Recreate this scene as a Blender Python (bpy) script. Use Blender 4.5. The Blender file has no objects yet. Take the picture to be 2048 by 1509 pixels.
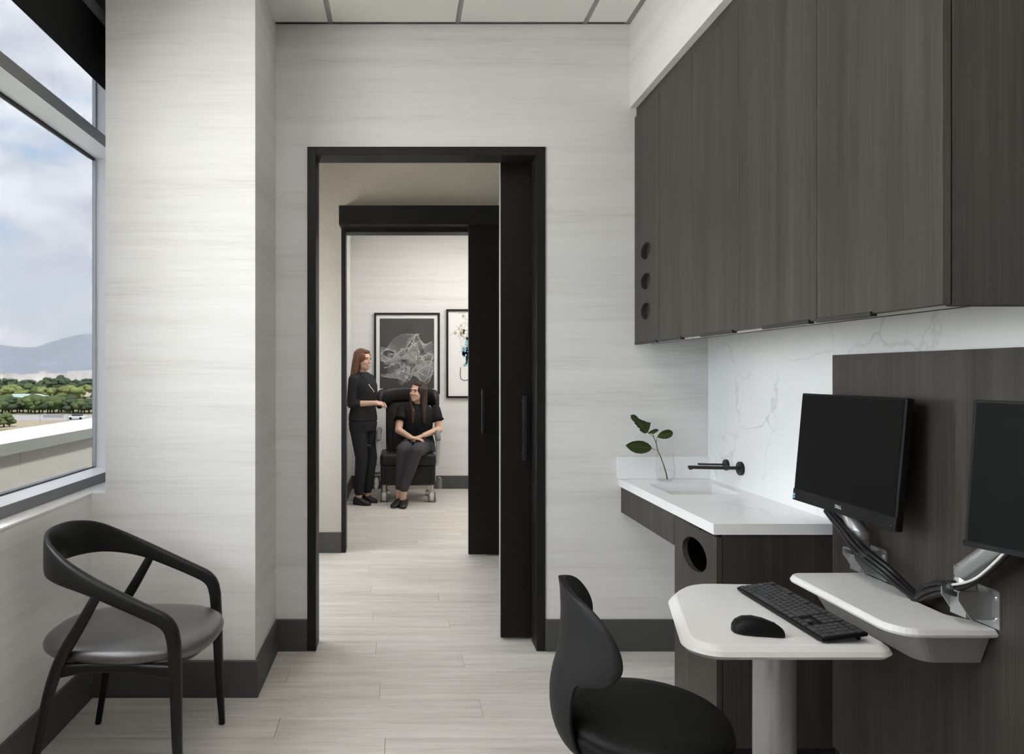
import bpy, bmesh, math, random
from mathutils import Vector, Matrix, Quaternion

# ------------------------------------------------------------------ camera, sky, sun, exposure
SC = bpy.context.scene
COL = SC.collection
F, CX, CY, EYE = 1365.0, 800.0, 747.5, 1.359      # focal length in px, principal point, eye height (m)

cam_d = bpy.data.cameras.new('camera')
cam = bpy.data.objects.new('camera', cam_d); COL.objects.link(cam)
cam.location = (0, 0, EYE); cam.rotation_euler = (math.radians(90), 0, 0)
cam_d.sensor_width = 36.0; cam_d.lens = F * 36.0 / 2048.0
cam_d.shift_x = (1024.0 - CX) / 2048.0
cam_d.shift_y = -(754.5 - CY) / 2048.0
cam_d.clip_start = 0.02; cam_d.clip_end = 40000
SC.camera = cam

SC.view_settings.view_transform = 'Standard'
SC.view_settings.look = 'None'
SC.view_settings.gamma = 1.0
SC.view_settings.use_curve_mapping = False
SC.view_settings.exposure = 0.80
SC.cycles.transparent_max_bounces = 24
SKY_STRENGTH = 6.2
FILL_ROOM, FILL_CORRIDOR, FILL_FAR = 1.9, 0.02, 4.5

def build_world():
    w = bpy.data.worlds.new('sky'); SC.world = w; w.use_nodes = True
    nt = w.node_tree; nt.nodes.clear(); N = nt.nodes.new; L = nt.links.new
    out = N('ShaderNodeOutputWorld'); bg = N('ShaderNodeBackground'); bg.inputs['Strength'].default_value = SKY_STRENGTH
    tc = N('ShaderNodeTexCoord'); sep = N('ShaderNodeSeparateXYZ'); L(tc.outputs['Generated'], sep.inputs[0])
    base = N('ShaderNodeValToRGB'); L(sep.outputs['Z'], base.inputs['Fac'])
    e = base.color_ramp.elements
    e[0].position = 0.0; e[0].color = (0.70, 0.74, 0.76, 1)
    e[1].position = 1.0; e[1].color = (0.50, 0.62, 0.80, 1)
    x = base.color_ramp.elements.new(0.12); x.color = (0.66, 0.74, 0.80, 1)
    x = base.color_ramp.elements.new(0.25); x.color = (0.44, 0.60, 0.78, 1)
    mp = N('ShaderNodeMapping'); mp.inputs['Scale'].default_value = (3.0, 3.0, 7.0); mp.inputs['Location'].default_value = (0.35, 0.2, 0.1)
    L(tc.outputs['Generated'], mp.inputs[0])
    nz = N('ShaderNodeTexNoise'); nz.inputs['Scale'].default_value = 1.3; nz.inputs['Detail'].default_value = 9; nz.inputs['Roughness'].default_value = 0.58
    L(mp.outputs[0], nz.inputs['Vector'])
    cover = N('ShaderNodeMapRange'); cover.inputs['From Min'].default_value = 0.10; cover.inputs['From Max'].default_value = 0.42
    cover.inputs['To Min'].default_value = 0.02; cover.inputs['To Max'].default_value = 0.30
    L(sep.outputs['Z'], cover.inputs['Value'])
    add = N('ShaderNodeMath'); add.operation = 'ADD'; L(nz.outputs['Fac'], add.inputs[0]); L(cover.outputs[0], add.inputs[1])
    cl = N('ShaderNodeValToRGB'); L(add.outputs[0], cl.inputs['Fac'])
    cl.color_ramp.elements[0].position = 0.52; cl.color_ramp.elements[0].color = (0, 0, 0, 1)
    cl.color_ramp.elements[1].position = 0.62; cl.color_ramp.elements[1].color = (1, 1, 1, 1)
    n2 = N('ShaderNodeTexNoise'); n2.inputs['Scale'].default_value = 3.2; n2.inputs['Detail'].default_value = 5
    L(mp.outputs[0], n2.inputs['Vector'])
    cc = N('ShaderNodeValToRGB'); L(n2.outputs['Fac'], cc.inputs['Fac'])
    cc.color_ramp.elements[0].position = 0.35; cc.color_ramp.elements[0].color = (0.64, 0.65, 0.70, 1)
    cc.color_ramp.elements[1].position = 0.62; cc.color_ramp.elements[1].color = (0.96, 0.96, 0.96, 1)
    mx = N('ShaderNodeMix'); mx.data_type = 'RGBA'
    L(cl.outputs['Color'], mx.inputs['Factor']); L(base.outputs['Color'], mx.inputs[6]); L(cc.outputs['Color'], mx.inputs[7])
    L(mx.outputs[2], bg.inputs['Color']); L(bg.outputs[0], out.inputs['Surface'])
build_world()

sun_d = bpy.data.lights.new('sun', 'SUN'); sun_d.energy = 24.0; sun_d.angle = math.radians(4); sun_d.color = (1.0, 0.95, 0.88)
sun = bpy.data.objects.new('sun', sun_d); COL.objects.link(sun)
sun.location = (30, -30, 60); sun.rotation_euler = (math.radians(31), 0, math.radians(35.5))

# ------------------------------------------------------------------ helpers
rnd = random.Random(7)
def at(x, y, Y):                      # point that is seen at photo pixel (x, y) at distance Y from the camera plane
    return Vector(((x - CX) * Y / F, Y, EYE - (y - CY) * Y / F))
def atX(x, y, X):                     # the same, on a plane parallel to the side walls
    Y = X * F / (x - CX)
    return Vector((X, Y, EYE - (y - CY) * Y / F))
def lin(r, g, b):
    f = lambda c: (c / 255 / 12.92) if c / 255 <= 0.04045 else ((c / 255 + 0.055) / 1.055) ** 2.4
    return (f(r), f(g), f(b), 1)
def obj(name, bm, m, parent=None, smooth=False, angle=None):
    me = bpy.data.meshes.new(name)
    bmesh.ops.recalc_face_normals(bm, faces=bm.faces[:])
    bm.to_mesh(me); bm.free()
    ms = m if isinstance(m, (list, tuple)) else [m]
    for q in ms: me.materials.append(q)
    if smooth:
        me.shade_smooth()
        if angle: me.set_sharp_from_angle(angle=math.radians(angle))
    o = bpy.data.objects.new(name, me); COL.objects.link(o)
    if parent is not None: o.parent = parent
    return o
def child_of(o, parent):              # parent without moving it in the world
    o.parent = parent
    o.matrix_parent_inverse = parent.matrix_world.inverted()
    return o
def empty(name, loc=(0, 0, 0)):
    o = bpy.data.objects.new(name, None); COL.objects.link(o); o.location = loc; o.empty_display_size = 0.05
    o.matrix_basis = Matrix.Translation(loc)
    return o
class Thing:
    """An Empty at the thing's base; parts are modelled in world space and parented to it."""
    def __init__(s, name, loc, label, cat=None, group=None, kind=None):
        s.o = empty(name, loc); s.inv = Matrix.Translation(-Vector(loc))
        s.o['label'] = label
        if cat: s.o['category'] = cat
        if group: s.o['group'] = group
        if kind: s.o['kind'] = kind
    def part(s, name, bm, m, smooth=False, angle=None, label=None, under=None):
        p = obj(name, bm, m, None, smooth, angle)
        p.parent = under if under is not None else s.o
        if under is None: p.matrix_parent_inverse = s.inv
        if label: p['label'] = label
        return p
def tag(o, label, cat=None, group=None, kind=None):
    o['label'] = label
    if cat: o['category'] = cat
    if group: o['group'] = group
    if kind: o['kind'] = kind
    return o
def struct(name, bm, m, label=None, smooth=False):
    o = obj(name, bm, m, None, smooth); o['kind'] = 'structure'
    if label: o['label'] = label
    return o
def nb(): return bmesh.new()
def bx(bm, x0, x1, y0, y1, z0, z1, bev=0.0, seg=2):
    x0, x1 = min(x0, x1), max(x0, x1); y0, y1 = min(y0, y1), max(y0, y1); z0, z1 = min(z0, z1), max(z0, z1)
    v = [bm.verts.new(p) for p in ((x0,y0,z0),(x1,y0,z0),(x1,y1,z0),(x0,y1,z0),(x0,y0,z1),(x1,y0,z1),(x1,y1,z1),(x0,y1,z1))]
    fs = [bm.faces.new([v[i] for i in q]) for q in ((3,2,1,0),(4,5,6,7),(0,1,5,4),(1,2,6,5),(2,3,7,6),(3,0,4,7))]
    if bev > 0:
        es = list({e for f in fs for e in f.edges})
        bmesh.ops.bevel(bm, geom=es, offset=bev, segments=seg, affect='EDGES', profile=0.5)
    return bm
def box(x0, x1, y0, y1, z0, z1, bev=0.0, seg=2): return bx(nb(), x0, x1, y0, y1, z0, z1, bev, seg)
def sweep(bm, rings, closed_ring=True, caps=True, loop=False):
    vr = [[bm.verts.new(p) for p in r] for r in rings]
    n = len(vr[0]); m = len(vr)
    for i in range(m if loop else m - 1):
        a, b = vr[i], vr[(i + 1) % m]
        for j in range(n if closed_ring else n - 1):
            bm.faces.new((a[j], a[(j + 1) % n], b[(j + 1) % n], b[j]))
    if caps and not loop:
        bm.faces.new(vr[0][::-1]); bm.faces.new(vr[-1])
    return bm
def frames(pts):
    pts = [Vector(p) for p in pts]; T = []
    for i in range(len(pts)):
        a = pts[max(i - 1, 0)]; b = pts[min(i + 1, len(pts) - 1)]
        T.append((b - a).normalized())
    up = Vector((0, 0, 1)) if abs(T[0].z) < 0.9 else Vector((0, 1, 0))
    u = (up - T[0] * up.dot(T[0])).normalized(); out = []
    for i, t in enumerate(T):
        if i: u = (u - t * u.dot(t)).normalized()
        out.append((pts[i], t, u, t.cross(u)))
    return out
def tube(bm, pts, r, seg=12, caps=True, ry=None):
    fr = frames(pts); rings = []
    for i, (p, t, u, v) in enumerate(fr):
        ra = r[i] if isinstance(r, (list, tuple)) else r
        rb = ra if ry is None else (ry[i] if isinstance(ry, (list, tuple)) else ry)
        rings.append([p + u * (ra * math.cos(2*math.pi*k/seg)) + v * (rb * math.sin(2*math.pi*k/seg)) for k in range(seg)])
    return sweep(bm, rings, True, caps)
def capsule(bm, a, b, ra, rb=None, seg=12):
    a = Vector(a); b = Vector(b); rb = ra if rb is None else rb
    d = (b - a).normalized(); pts, rr = [], []
    for k in range(5):
        t = math.pi/2 * k / 4
        pts.append(a - d * ra * math.cos(t) * 0.999); rr.append(max(ra * math.sin(t), ra * 0.04))
    for k in range(5):
        t = math.pi/2 * k / 4
        pts.append(b + d * rb * math.sin(t) * 0.999); rr.append(max(rb * math.cos(t), rb * 0.04))
    return tube(bm, pts, rr, seg)
def catmull(P, n=8, closed=False):
    P = [Vector(p) for p in P]; out = []; m = len(P)
    g = (lambda i: P[i % m]) if closed else (lambda i: P[min(max(i, 0), m - 1)])
    for i in range(m if closed else m - 1):
        p0, p1, p2, p3 = g(i-1), g(i), g(i+1), g(i+2)
        for k in range(n):
            t = k / n
            out.append(0.5 * ((2*p1) + (p2-p0)*t + (2*p0-5*p1+4*p2-p3)*t*t + (3*p1-p0-3*p2+p3)*t*t*t))
    if not closed: out.append(P[-1])
    return out
def lathe(bm, prof, c=(0, 0, 0), axis='Z', seg=32, caps=True):
    rings = []
    for r, h in prof:
        ring = []
        for k in range(seg):
            a = 2 * math.pi * k / seg; ca, sa = r * math.cos(a), r * math.sin(a)
            ring.append(Vector(c) + Vector({'Z': (ca, sa, h), 'X': (h, ca, sa), 'Y': (ca, h, sa)}[axis]))
        rings.append(ring)
    return sweep(bm, rings, True, caps)
def ellipsoid(bm, c, rx, ry, rz, rot=None, seg=20, rings=12):
    c = Vector(c); R = []
    for i in range(rings + 1):
        t = -math.pi/2 + math.pi * i / rings
        ct, st = max(math.cos(t), 0.02), math.sin(t)
        ring = []
        for k in range(seg):
            a = 2*math.pi*k/seg
            v = Vector((rx*ct*math.cos(a), ry*ct*math.sin(a), rz*st))
            if rot is not None: v = rot @ v
            ring.append(c + v)
        R.append(ring)
    return sweep(bm, R)
def rpoly(corners, seg=8):             # (x, y, r) corners, counter-clockwise -> rounded outline
    out = []; n = len(corners)
    for i in range(n):
        x, y, r = corners[i]; p = Vector((x, y)); a = Vector(corners[i-1][:2]); b = Vector(corners[(i+1) % n][:2])
        if r <= 0: out.append(p); continue
        u = (a - p).normalized(); v = (b - p).normalized()
        ang = u.angle(v); d = r / math.tan(ang / 2)
        s, e = p + u * d, p + v * d
        c = p + (u + v).normalized() * (r / math.sin(ang / 2))
        a0 = math.atan2(*(s - c).yx); a1 = math.atan2(*(e - c).yx)
        da = (a1 - a0 + math.pi) % (2 * math.pi) - math.pi
        for k in range(seg + 1):
            t = a0 + da * k / seg; out.append(c + Vector((math.cos(t), math.sin(t))) * r)
    return out
def offset(pts, d):                    # inward for counter-clockwise outlines
    n = len(pts); out = []
    for i in range(n):
        a = pts[i-1]; b = pts[(i+1) % n]; t = (b - a)
        if t.length < 1e-9: out.append(pts[i].copy()); continue
        t.normalize(); out.append(pts[i] + Vector((-t.y, t.x)) * d)
    return out
def slab(bm, pts, prof):               # outline swept through (inset, z) steps
    return sweep(bm, [[Vector((p.x, p.y, z)) for p in offset(pts, d)] for d, z in prof])
def hole_panel(bm, axis_pt, u0, u1, z0, z1, hole, thick, seg=40):
    """Upright panel in the plane X = axis_pt spanning Y u0..u1, Z z0..z1 with an oval opening (cy, cz, ry, rz), thickness toward +X."""
    cy, cz, ry, rz = hole
    angs = sorted(set([2*math.pi*k/seg for k in range(seg)] + [math.atan2(b - cz, a - cy) % (2*math.pi) for a in (u0, u1) for b in (z0, z1)]))
    def edge(a):
        c, s = math.cos(a), math.sin(a); ts = []
        if abs(c) > 1e-9: ts.append(((u1 if c > 0 else u0) - cy) / c)
        if abs(s) > 1e-9: ts.append(((z1 if s > 0 else z0) - cz) / s)
        t = min(ts); return cy + c*t, cz + s*t
    def ring(x, outer):
        r = []
        for a in angs:
            if outer: y, z = edge(a)
            else:
                c, s = math.cos(a), math.sin(a); t = 1 / math.sqrt((c/ry)**2 + (s/rz)**2); y, z = cy + c*t, cz + s*t
            r.append(Vector((x, y, z)))
        return r
    X = axis_pt
    return sweep(bm, [ring(X, True), ring(X, False), ring(X + thick, False), ring(X + thick, True)], True, False, loop=True)

# ------------------------------------------------------------------ materials
def new_mat(name):
    m = bpy.data.materials.new(name); m.use_nodes = True
    nt = m.node_tree; b = nt.nodes['Principled BSDF']
    return m, nt, b
def mat(name, c, rough=0.5, metal=0.0, spec=0.5, bump=None, var=None, coat=0.0):
    m, nt, b = new_mat(name)
    b.inputs['Base Color'].default_value = c; b.inputs['Roughness'].default_value = rough
    b.inputs['Metallic'].default_value = metal; b.inputs['Specular IOR Level'].default_value = spec
    b.inputs['Coat Weight'].default_value = coat; b.inputs['Coat Roughness'].default_value = 0.38
    N, L = nt.nodes.new, nt.links.new
    tc = N('ShaderNodeTexCoord')
    n = N('ShaderNodeTexNoise'); L(tc.outputs['Object'], n.inputs['Vector'])
    n.inputs['Scale'].default_value = (bump or (60, 0.0))[0]; n.inputs['Detail'].default_value = 3
    v = var if var is not None else 0.05
    hs = N('ShaderNodeHueSaturation'); hs.inputs['Color'].default_value = c
    mr = N('ShaderNodeMapRange'); mr.inputs['To Min'].default_value = 1 - v; mr.inputs['To Max'].default_value = 1 + v
    L(n.outputs['Fac'], mr.inputs['Value']); L(mr.outputs[0], hs.inputs['Value']); L(hs.outputs[0], b.inputs['Base Color'])
    if bump and bump[1] > 0:
        bp = N('ShaderNodeBump'); bp.inputs['Strength'].default_value = bump[1]; bp.inputs['Distance'].default_value = 0.002
        L(n.outputs['Fac'], bp.inputs['Height']); L(bp.outputs[0], b.inputs['Normal'])
    return m
def streak_mat(name, scale, stops, rough, fine, detail=6, bump=0.0, per_object=0.0, spec=0.4, second=None, coat=0.0):
    """Colour ramp over noise stretched by `scale`; `fine` is a second, finer stretched noise mixed in."""
    m, nt, b = new_mat(name); N, L = nt.nodes.new, nt.links.new
    b.inputs['Roughness'].default_value = rough; b.inputs['Specular IOR Level'].default_value = spec; b.inputs['Coat Weight'].default_value = coat
    tc = N('ShaderNodeTexCoord'); src = tc.outputs['Object']
    if per_object:
        oi = N('ShaderNodeObjectInfo'); ml = N('ShaderNodeMath'); ml.operation = 'MULTIPLY'; ml.inputs[1].default_value = 37.0
        L(oi.outputs['Random'], ml.inputs[0]); va = N('ShaderNodeVectorMath'); va.operation = 'ADD'
        L(src, va.inputs[0]); L(ml.outputs[0], va.inputs[1]); src = va.outputs[0]
    def nz(sc, det, rgh):
        mp = N('ShaderNodeMapping'); mp.inputs['Scale'].default_value = sc; L(src, mp.inputs[0])
        t = N('ShaderNodeTexNoise'); t.inputs['Scale'].default_value = 1.0; t.inputs['Detail'].default_value = det; t.inputs['Roughness'].default_value = rgh
        L(mp.outputs[0], t.inputs['Vector']); return t.outputs['Fac']
    a = nz(scale, detail, 0.6); f = nz(fine, 3, 0.6)
    mx = N('ShaderNodeMix'); mx.data_type = 'FLOAT'; mx.inputs[0].default_value = 0.42
    L(a, mx.inputs[2]); L(f, mx.inputs[3])
    rp = N('ShaderNodeValToRGB'); L(mx.outputs[0], rp.inputs['Fac'])
    e = rp.color_ramp.elements
    e[0].position, e[0].color = stops[0]; e[1].position, e[1].color = stops[-1]
    for s in stops[1:-1]:
        q = e.new(s[0]); q.color = s[1]
    col = rp.outputs['Color']
    if per_object:
        hs = N('ShaderNodeHueSaturation'); mr = N('ShaderNodeMapRange'); mr.inputs['To Min'].default_value = 1 - per_object; mr.inputs['To Max'].default_value = 1 + per_object
        L(oi.outputs['Random'], mr.inputs['Value']); L(mr.outputs[0], hs.inputs['Value']); L(col, hs.inputs['Color']); col = hs.outputs[0]
    L(col, b.inputs['Base Color'])
    if bump:
        bp = N('ShaderNodeBump'); bp.inputs['Strength'].default_value = bump; bp.inputs['Distance'].default_value = 0.002
        L(mx.outputs[0], bp.inputs['Height']); L(bp.outputs[0], b.inputs['Normal'])
    return m
def emis(name, c, s):
    m, nt, b = new_mat(name); b.inputs['Base Color'].default_value = c
    b.inputs['Emission Color'].default_value = c; b.inputs['Emission Strength'].default_value = s
    return m
def thin_glass(name, tint, fac=0.06, rough=0.02, base=0.03):
    m = bpy.data.materials.new(name); m.use_nodes = True; nt = m.node_tree; nt.nodes.clear(); N, L = nt.nodes.new, nt.links.new
    o = N('ShaderNodeOutputMaterial'); t = N('ShaderNodeBsdfTransparent'); t.inputs[0].default_value = tint
    g = N('ShaderNodeBsdfGlossy'); g.inputs['Roughness'].default_value = rough
    lw = N('ShaderNodeLayerWeight'); lw.inputs['Blend'].default_value = 0.5
    pw = N('ShaderNodeMath'); pw.operation = 'POWER'; pw.inputs[1].default_value = 5.0; L(lw.outputs['Facing'], pw.inputs[0])
    ml = N('ShaderNodeMath'); ml.operation = 'MULTIPLY_ADD'; ml.inputs[1].default_value = fac; ml.inputs[2].default_value = base; L(pw.outputs[0], ml.inputs[0])
    mx = N('ShaderNodeMixShader'); L(ml.outputs[0], mx.inputs[0]); L(t.outputs[0], mx.inputs[1]); L(g.outputs[0], mx.inputs[2]); L(mx.outputs[0], o.inputs[0])
    return m
def marble_mat(name, scale, strength, width):
    m, nt, b = new_mat(name); N, L = nt.nodes.new, nt.links.new
    b.inputs['Roughness'].default_value = 0.22; b.inputs['Specular IOR Level'].default_value = 0.45
    tc = N('ShaderNodeTexCoord')
    d = N('ShaderNodeTexNoise'); d.inputs['Scale'].default_value = 2.2; d.inputs['Detail'].default_value = 6; L(tc.outputs['Object'], d.inputs['Vector'])
    sc = N('ShaderNodeVectorMath'); sc.operation = 'SCALE'; sc.inputs['Scale'].default_value = 0.55; L(d.outputs['Color'], sc.inputs[0])
    ad = N('ShaderNodeVectorMath'); ad.operation = 'ADD'; L(tc.outputs['Object'], ad.inputs[0]); L(sc.outputs[0], ad.inputs[1])
    v = N('ShaderNodeTexVoronoi'); v.feature = 'DISTANCE_TO_EDGE'; v.inputs['Scale'].default_value = scale; L(ad.outputs[0], v.inputs['Vector'])
    r = N('ShaderNodeValToRGB'); L(v.outputs['Distance'], r.inputs['Fac'])
    r.color_ramp.elements[0].position = 0.0; r.color_ramp.elements[0].color = (1, 1, 1, 1)
    r.color_ramp.elements[1].position = width; r.color_ramp.elements[1].color = (0, 0, 0, 1)
    n = N('ShaderNodeTexNoise'); n.inputs['Scale'].default_value = 3.1; n.inputs['Detail'].default_value = 4; L(tc.outputs['Object'], n.inputs['Vector'])
    r2 = N('ShaderNodeMapRange'); r2.inputs['From Min'].default_value = 0.40; r2.inputs['From Max'].default_value = 0.62; r2.inputs['To Max'].default_value = strength; L(n.outputs['Fac'], r2.inputs['Value'])
    ml = N('ShaderNodeMath'); ml.operation = 'MULTIPLY'; L(r.outputs['Color'], ml.inputs[0]); L(r2.outputs[0], ml.inputs[1])
    n3 = N('ShaderNodeTexNoise'); n3.inputs['Scale'].default_value = 1.3; n3.inputs['Detail'].default_value = 3; L(ad.outputs[0], n3.inputs['Vector'])
    r3 = N('ShaderNodeValToRGB'); L(n3.outputs['Fac'], r3.inputs['Fac'])
    r3.color_ramp.elements[0].position = 0.35; r3.color_ramp.elements[0].color = (0.84, 0.85, 0.86, 1)
    r3.color_ramp.elements[1].position = 0.6; r3.color_ramp.elements[1].color = (0.90, 0.90, 0.90, 1)
    mx = N('ShaderNodeMix'); mx.data_type = 'RGBA'; L(ml.outputs[0], mx.inputs['Factor']); L(r3.outputs[0], mx.inputs[6]); mx.inputs[7].default_value = (0.36, 0.37, 0.39, 1)
    L(mx.outputs[2], b.inputs['Base Color'])
    return m

M = {}
M['wallpaper'] = streak_mat('wallpaper', (0.5, 0.5, 14.0), [(0.28, (0.61, 0.60, 0.575, 1)), (0.45, (0.725, 0.718, 0.70, 1)), (0.62, (0.775, 0.77, 0.755, 1))], 0.85, (5, 5, 160), detail=4, spec=0.2)
M['plaster'] = mat('plaster', (0.56, 0.52, 0.47, 1), 0.9, spec=0.2, bump=(75, 0.8), var=0.16)
M['paint'] = mat('paint', (0.72, 0.71, 0.69, 1), 0.9, spec=0.2)
M['accent'] = mat('accent', (0.20, 0.195, 0.19, 1), 0.8)  # dark tone given to the unseen rear wall to cut bounced light
M['floor_base'] = mat('floor_base', (0.20, 0.185, 0.165, 1), 0.7)
M['plank'] = streak_mat('plank', (1.3, 22.0, 1.0), [(0.28, (0.38, 0.357, 0.322, 1)), (0.45, (0.555, 0.528, 0.487, 1)), (0.58, (0.655, 0.628, 0.587, 1)), (0.72, (0.715, 0.692, 0.652, 1))], 0.40, (6, 190, 1), per_object=0.035, bump=0.12, spec=0.35)
M['tile'] = mat('tile', (0.83, 0.815, 0.78, 1), 0.95, spec=0.1, bump=(220, 0.12), var=0.03)
M['grid'] = mat('grid', (0.34, 0.335, 0.32, 1), 0.7)
M['base'] = mat('base', (0.066, 0.066, 0.066, 1), 0.5, var=0.03)
M['black'] = mat('black', (0.0080, 0.0076, 0.0075, 1), 0.5, spec=0.3, var=0.04)
M['doorwood'] = streak_mat('doorwood', (45, 45, 1.5), [(0.3, (0.005, 0.0043, 0.0040, 1)), (0.7, (0.0105, 0.0088, 0.0080, 1))], 0.45, (160, 160, 4), spec=0.25)
M['wood'] = streak_mat('wood', (16, 16, 0.55), [(0.30, (0.024, 0.0204, 0.0168, 1)), (0.45, (0.041, 0.0357, 0.0302, 1)), (0.58, (0.058, 0.0513, 0.0446, 1)), (0.72, (0.082, 0.0733, 0.0650, 1))], 0.45, (190, 190, 2.2), per_object=0.05, spec=0.35)
M['woodedge'] = mat('woodedge', (0.022, 0.020, 0.018, 1), 0.5)
M['marble'] = marble_mat('marble', 3.0, 0.40, 0.020)
M['quartz'] = marble_mat('quartz', 2.4, 0.16, 0.04)
M['sink'] = mat('sink', (0.80, 0.79, 0.765, 1), 0.3)
M['metal_black'] = mat('metal_black', (0.010, 0.010, 0.011, 1), 0.38, spec=0.5)
M['shade'] = mat('shade', (0.007, 0.007, 0.0075, 1), 0.85, spec=0.2, bump=(400, 0.1))
M['alu'] = mat('alu', (0.50, 0.51, 0.52, 1), 0.4, metal=0.6, var=0.02)
M['alu_dark'] = mat('alu_dark', (0.20, 0.204, 0.215, 1), 0.30, metal=0.75, var=0.02)
M['alu_white'] = mat('alu_white', (0.93, 0.935, 0.94, 1), 0.35, var=0.02)
M['gasket'] = mat('gasket', (0.02, 0.02, 0.022, 1), 0.6)
M['sill'] = mat('sill', (0.74, 0.73, 0.71, 1), 0.4)
M['glass'] = thin_glass('glass', (0.96, 0.97, 0.97, 1), 0.5)
M['glass_solar'] = thin_glass('glass_solar', (0.288, 0.296, 0.308, 1), 0.08, base=0.004)
M['white_lam'] = mat('white_lam', (0.78, 0.78, 0.765, 1), 0.33, var=0.01)
M['grey_plastic'] = mat('grey_plastic', (0.30, 0.30, 0.30, 1), 0.45, var=0.02)
M['silver'] = mat('silver', (0.42, 0.425, 0.43, 1), 0.34, metal=0.7, var=0.02)
M['chrome'] = mat('chrome', (0.75, 0.75, 0.76, 1), 0.2, metal=0.9)
M['screen'] = mat('screen', (0.0032, 0.0032, 0.0033, 1), 0.4, spec=0.05, var=0.0)
M['plastic_black'] = mat('plastic_black', (0.0050, 0.0050, 0.0054, 1), 0.5, spec=0.2, var=0.02)
M['key'] = mat('key', (0.046, 0.046, 0.050, 1), 0.5, spec=0.4)
M['cable'] = mat('cable', (0.010, 0.010, 0.011, 1), 0.45)
M['cable_white'] = mat('cable_white', (0.72, 0.71, 0.68, 1), 0.45)
M['chair_wood'] = streak_mat('chair_wood', (30, 30, 30), [(0.3, (0.0045, 0.0043, 0.0045, 1)), (0.7, (0.0075, 0.0072, 0.0075, 1))], 0.42, (90, 90, 90), spec=0.3)
M['leather'] = mat('leather', (0.040, 0.034, 0.036, 1), 0.42, spec=1.0, coat=0.9, bump=(420, 0.10), var=0.06)
M['stool_shell'] = mat('stool_shell', (0.0092, 0.0092, 0.0100, 1), 0.62, spec=0.3, bump=(150, 0.06), var=0.10)
M['stool_seat'] = mat('stool_seat', (0.0040, 0.0040, 0.0040, 1), 0.6, spec=0.2, bump=(300, 0.08))
M['white_print'] = mat('white_print', (0.8, 0.8, 0.8, 1), 0.5)
M['blue_print'] = mat('blue_print', (0.10, 0.35, 0.75, 1), 0.5)
M['leaf'] = mat('leaf', (0.062, 0.100, 0.020, 1), 0.38, spec=0.5, bump=(70, 0.2), var=0.25)
M['leaf_vein'] = mat('leaf_vein', (0.16, 0.21, 0.06, 1), 0.45)
M['stem'] = mat('stem', (0.075, 0.088, 0.022, 1), 0.5, var=0.2)
M['vase_glass'] = thin_glass('vase_glass', (0.992, 0.994, 0.994, 1), 1.3, base=0.010)
M['water'] = thin_glass('water', (0.99, 0.992, 0.99, 1), 0.3, base=0.004)
# ------------------------------------------------------------------ room shell
YB, YW, YF = 3.346, 5.174, 8.048          # back wall, far corridor wall, far room's end wall
HC = 3.073                                # ceiling height
XR = 1.53                                 # right wall
Y0 = -2.4                                 # wall behind the camera

# floor: a slab with every plank on it
floor = struct('floor', box(-1.555, 2.75, Y0 - 0.1, YF + 0.1, -0.12, -0.004), M['floor_base'])
plank_mesh = {}
def plank(x0, x1, y, w=0.1524):
    L = round(x1 - x0, 3)
    if L not in plank_mesh:
        b = box(-L/2 + 0.0006, L/2 - 0.0006, -w/2 + 0.0005, w/2 - 0.0005, -0.006, 0.0, 0.0007, 1)
        me = bpy.data.meshes.new('plank'); b.to_mesh(me); b.free(); me.materials.append(M['plank']); plank_mesh[L] = me
    o = bpy.data.objects.new('plank', plank_mesh[L]); COL.objects.link(o)
    o.location = ((x0 + x1)/2, y, 0); o.parent = floor
row = 0; y = -0.2
while y < YF:
    lo, hi = (-1.5, 1.54) if y < 3.3 else (-1.5, 2.7)
    s = lo - ((row * 0.417) % 1.2192)
    while s < hi:
        a, b_ = max(s, lo), min(s + 1.2192, hi)
        if b_ - a > 0.04: plank(a, b_, y + 0.0762)
        s += 1.2192
    y += 0.1524; row += 1

# back wall with the door opening, and the corridor's far wall with its own
def wall_with_door(name, y0, y1, x0, x1, ox0, ox1, oz, m, z1=HC):
    b = nb(); bx(b, x0, ox0, y0, y1, 0, z1); bx(b, ox1, x1, y0, y1, 0, z1); bx(b, ox0, ox1, y0, y1, oz, z1)
    return struct(name, b, m)
wall_with_door('wall_back', YB, YB + 0.115, -1.497, 2.75, -0.445, 0.702, 2.46, [M['wallpaper']])
wall_with_door('wall_corridor', YW, YW + 0.116, -1.555, 2.75, -0.435, 0.702, 2.46, [M['plaster']])
struct('wall_far', box(-1.555, 2.75, YF, YF + 0.1, 0, HC), M['wallpaper'])
struct('wall_far_left', box(-0.72, -0.575, YW + 0.116, YF, 0, HC), M['wallpaper'])
struct('wall_far_right', box(2.6, 2.75, YW + 0.116, YF, 0, HC), M['paint'])
b = nb(); bx(b, -1.555, -1.45, YB + 0.115, YW, -0.1, 0.86); bx(b, -1.555, -1.45, YB + 0.115, YW, 2.02, HC)
struct('wall_corridor_left', b, M['plaster'])
w2 = Thing('window_2', (-1.5, 4.3, 0.86), 'window at the left end of the corridor', kind='structure')
w2.part('frame', bx(bx(nb(), -1.53, -1.47, YB + 0.116, YW - 0.001, 0.8605, 0.90), -1.53, -1.47, YB + 0.116, YW - 0.001, 1.98, 2.0195), M['alu_white'])
w2.part('pane', box(-1.503, -1.497, YB + 0.116, YW - 0.001, 0.9005, 1.9795), M['glass'])
struct('wall_corridor_right', box(2.6, 2.75, YB + 0.115, YW, 0, HC), M['plaster'])
struct('wall_rear', box(-1.555, 1.7, Y0 - 0.1, Y0, 0, HC), M['accent'])
struct('wall_right', box(XR, XR + 0.15, Y0, YB, 0, HC), M['wallpaper'])
struct('wall_soffit', box(1.1275, XR, Y0, YB, 2.662, HC), M['wallpaper'])
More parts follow.
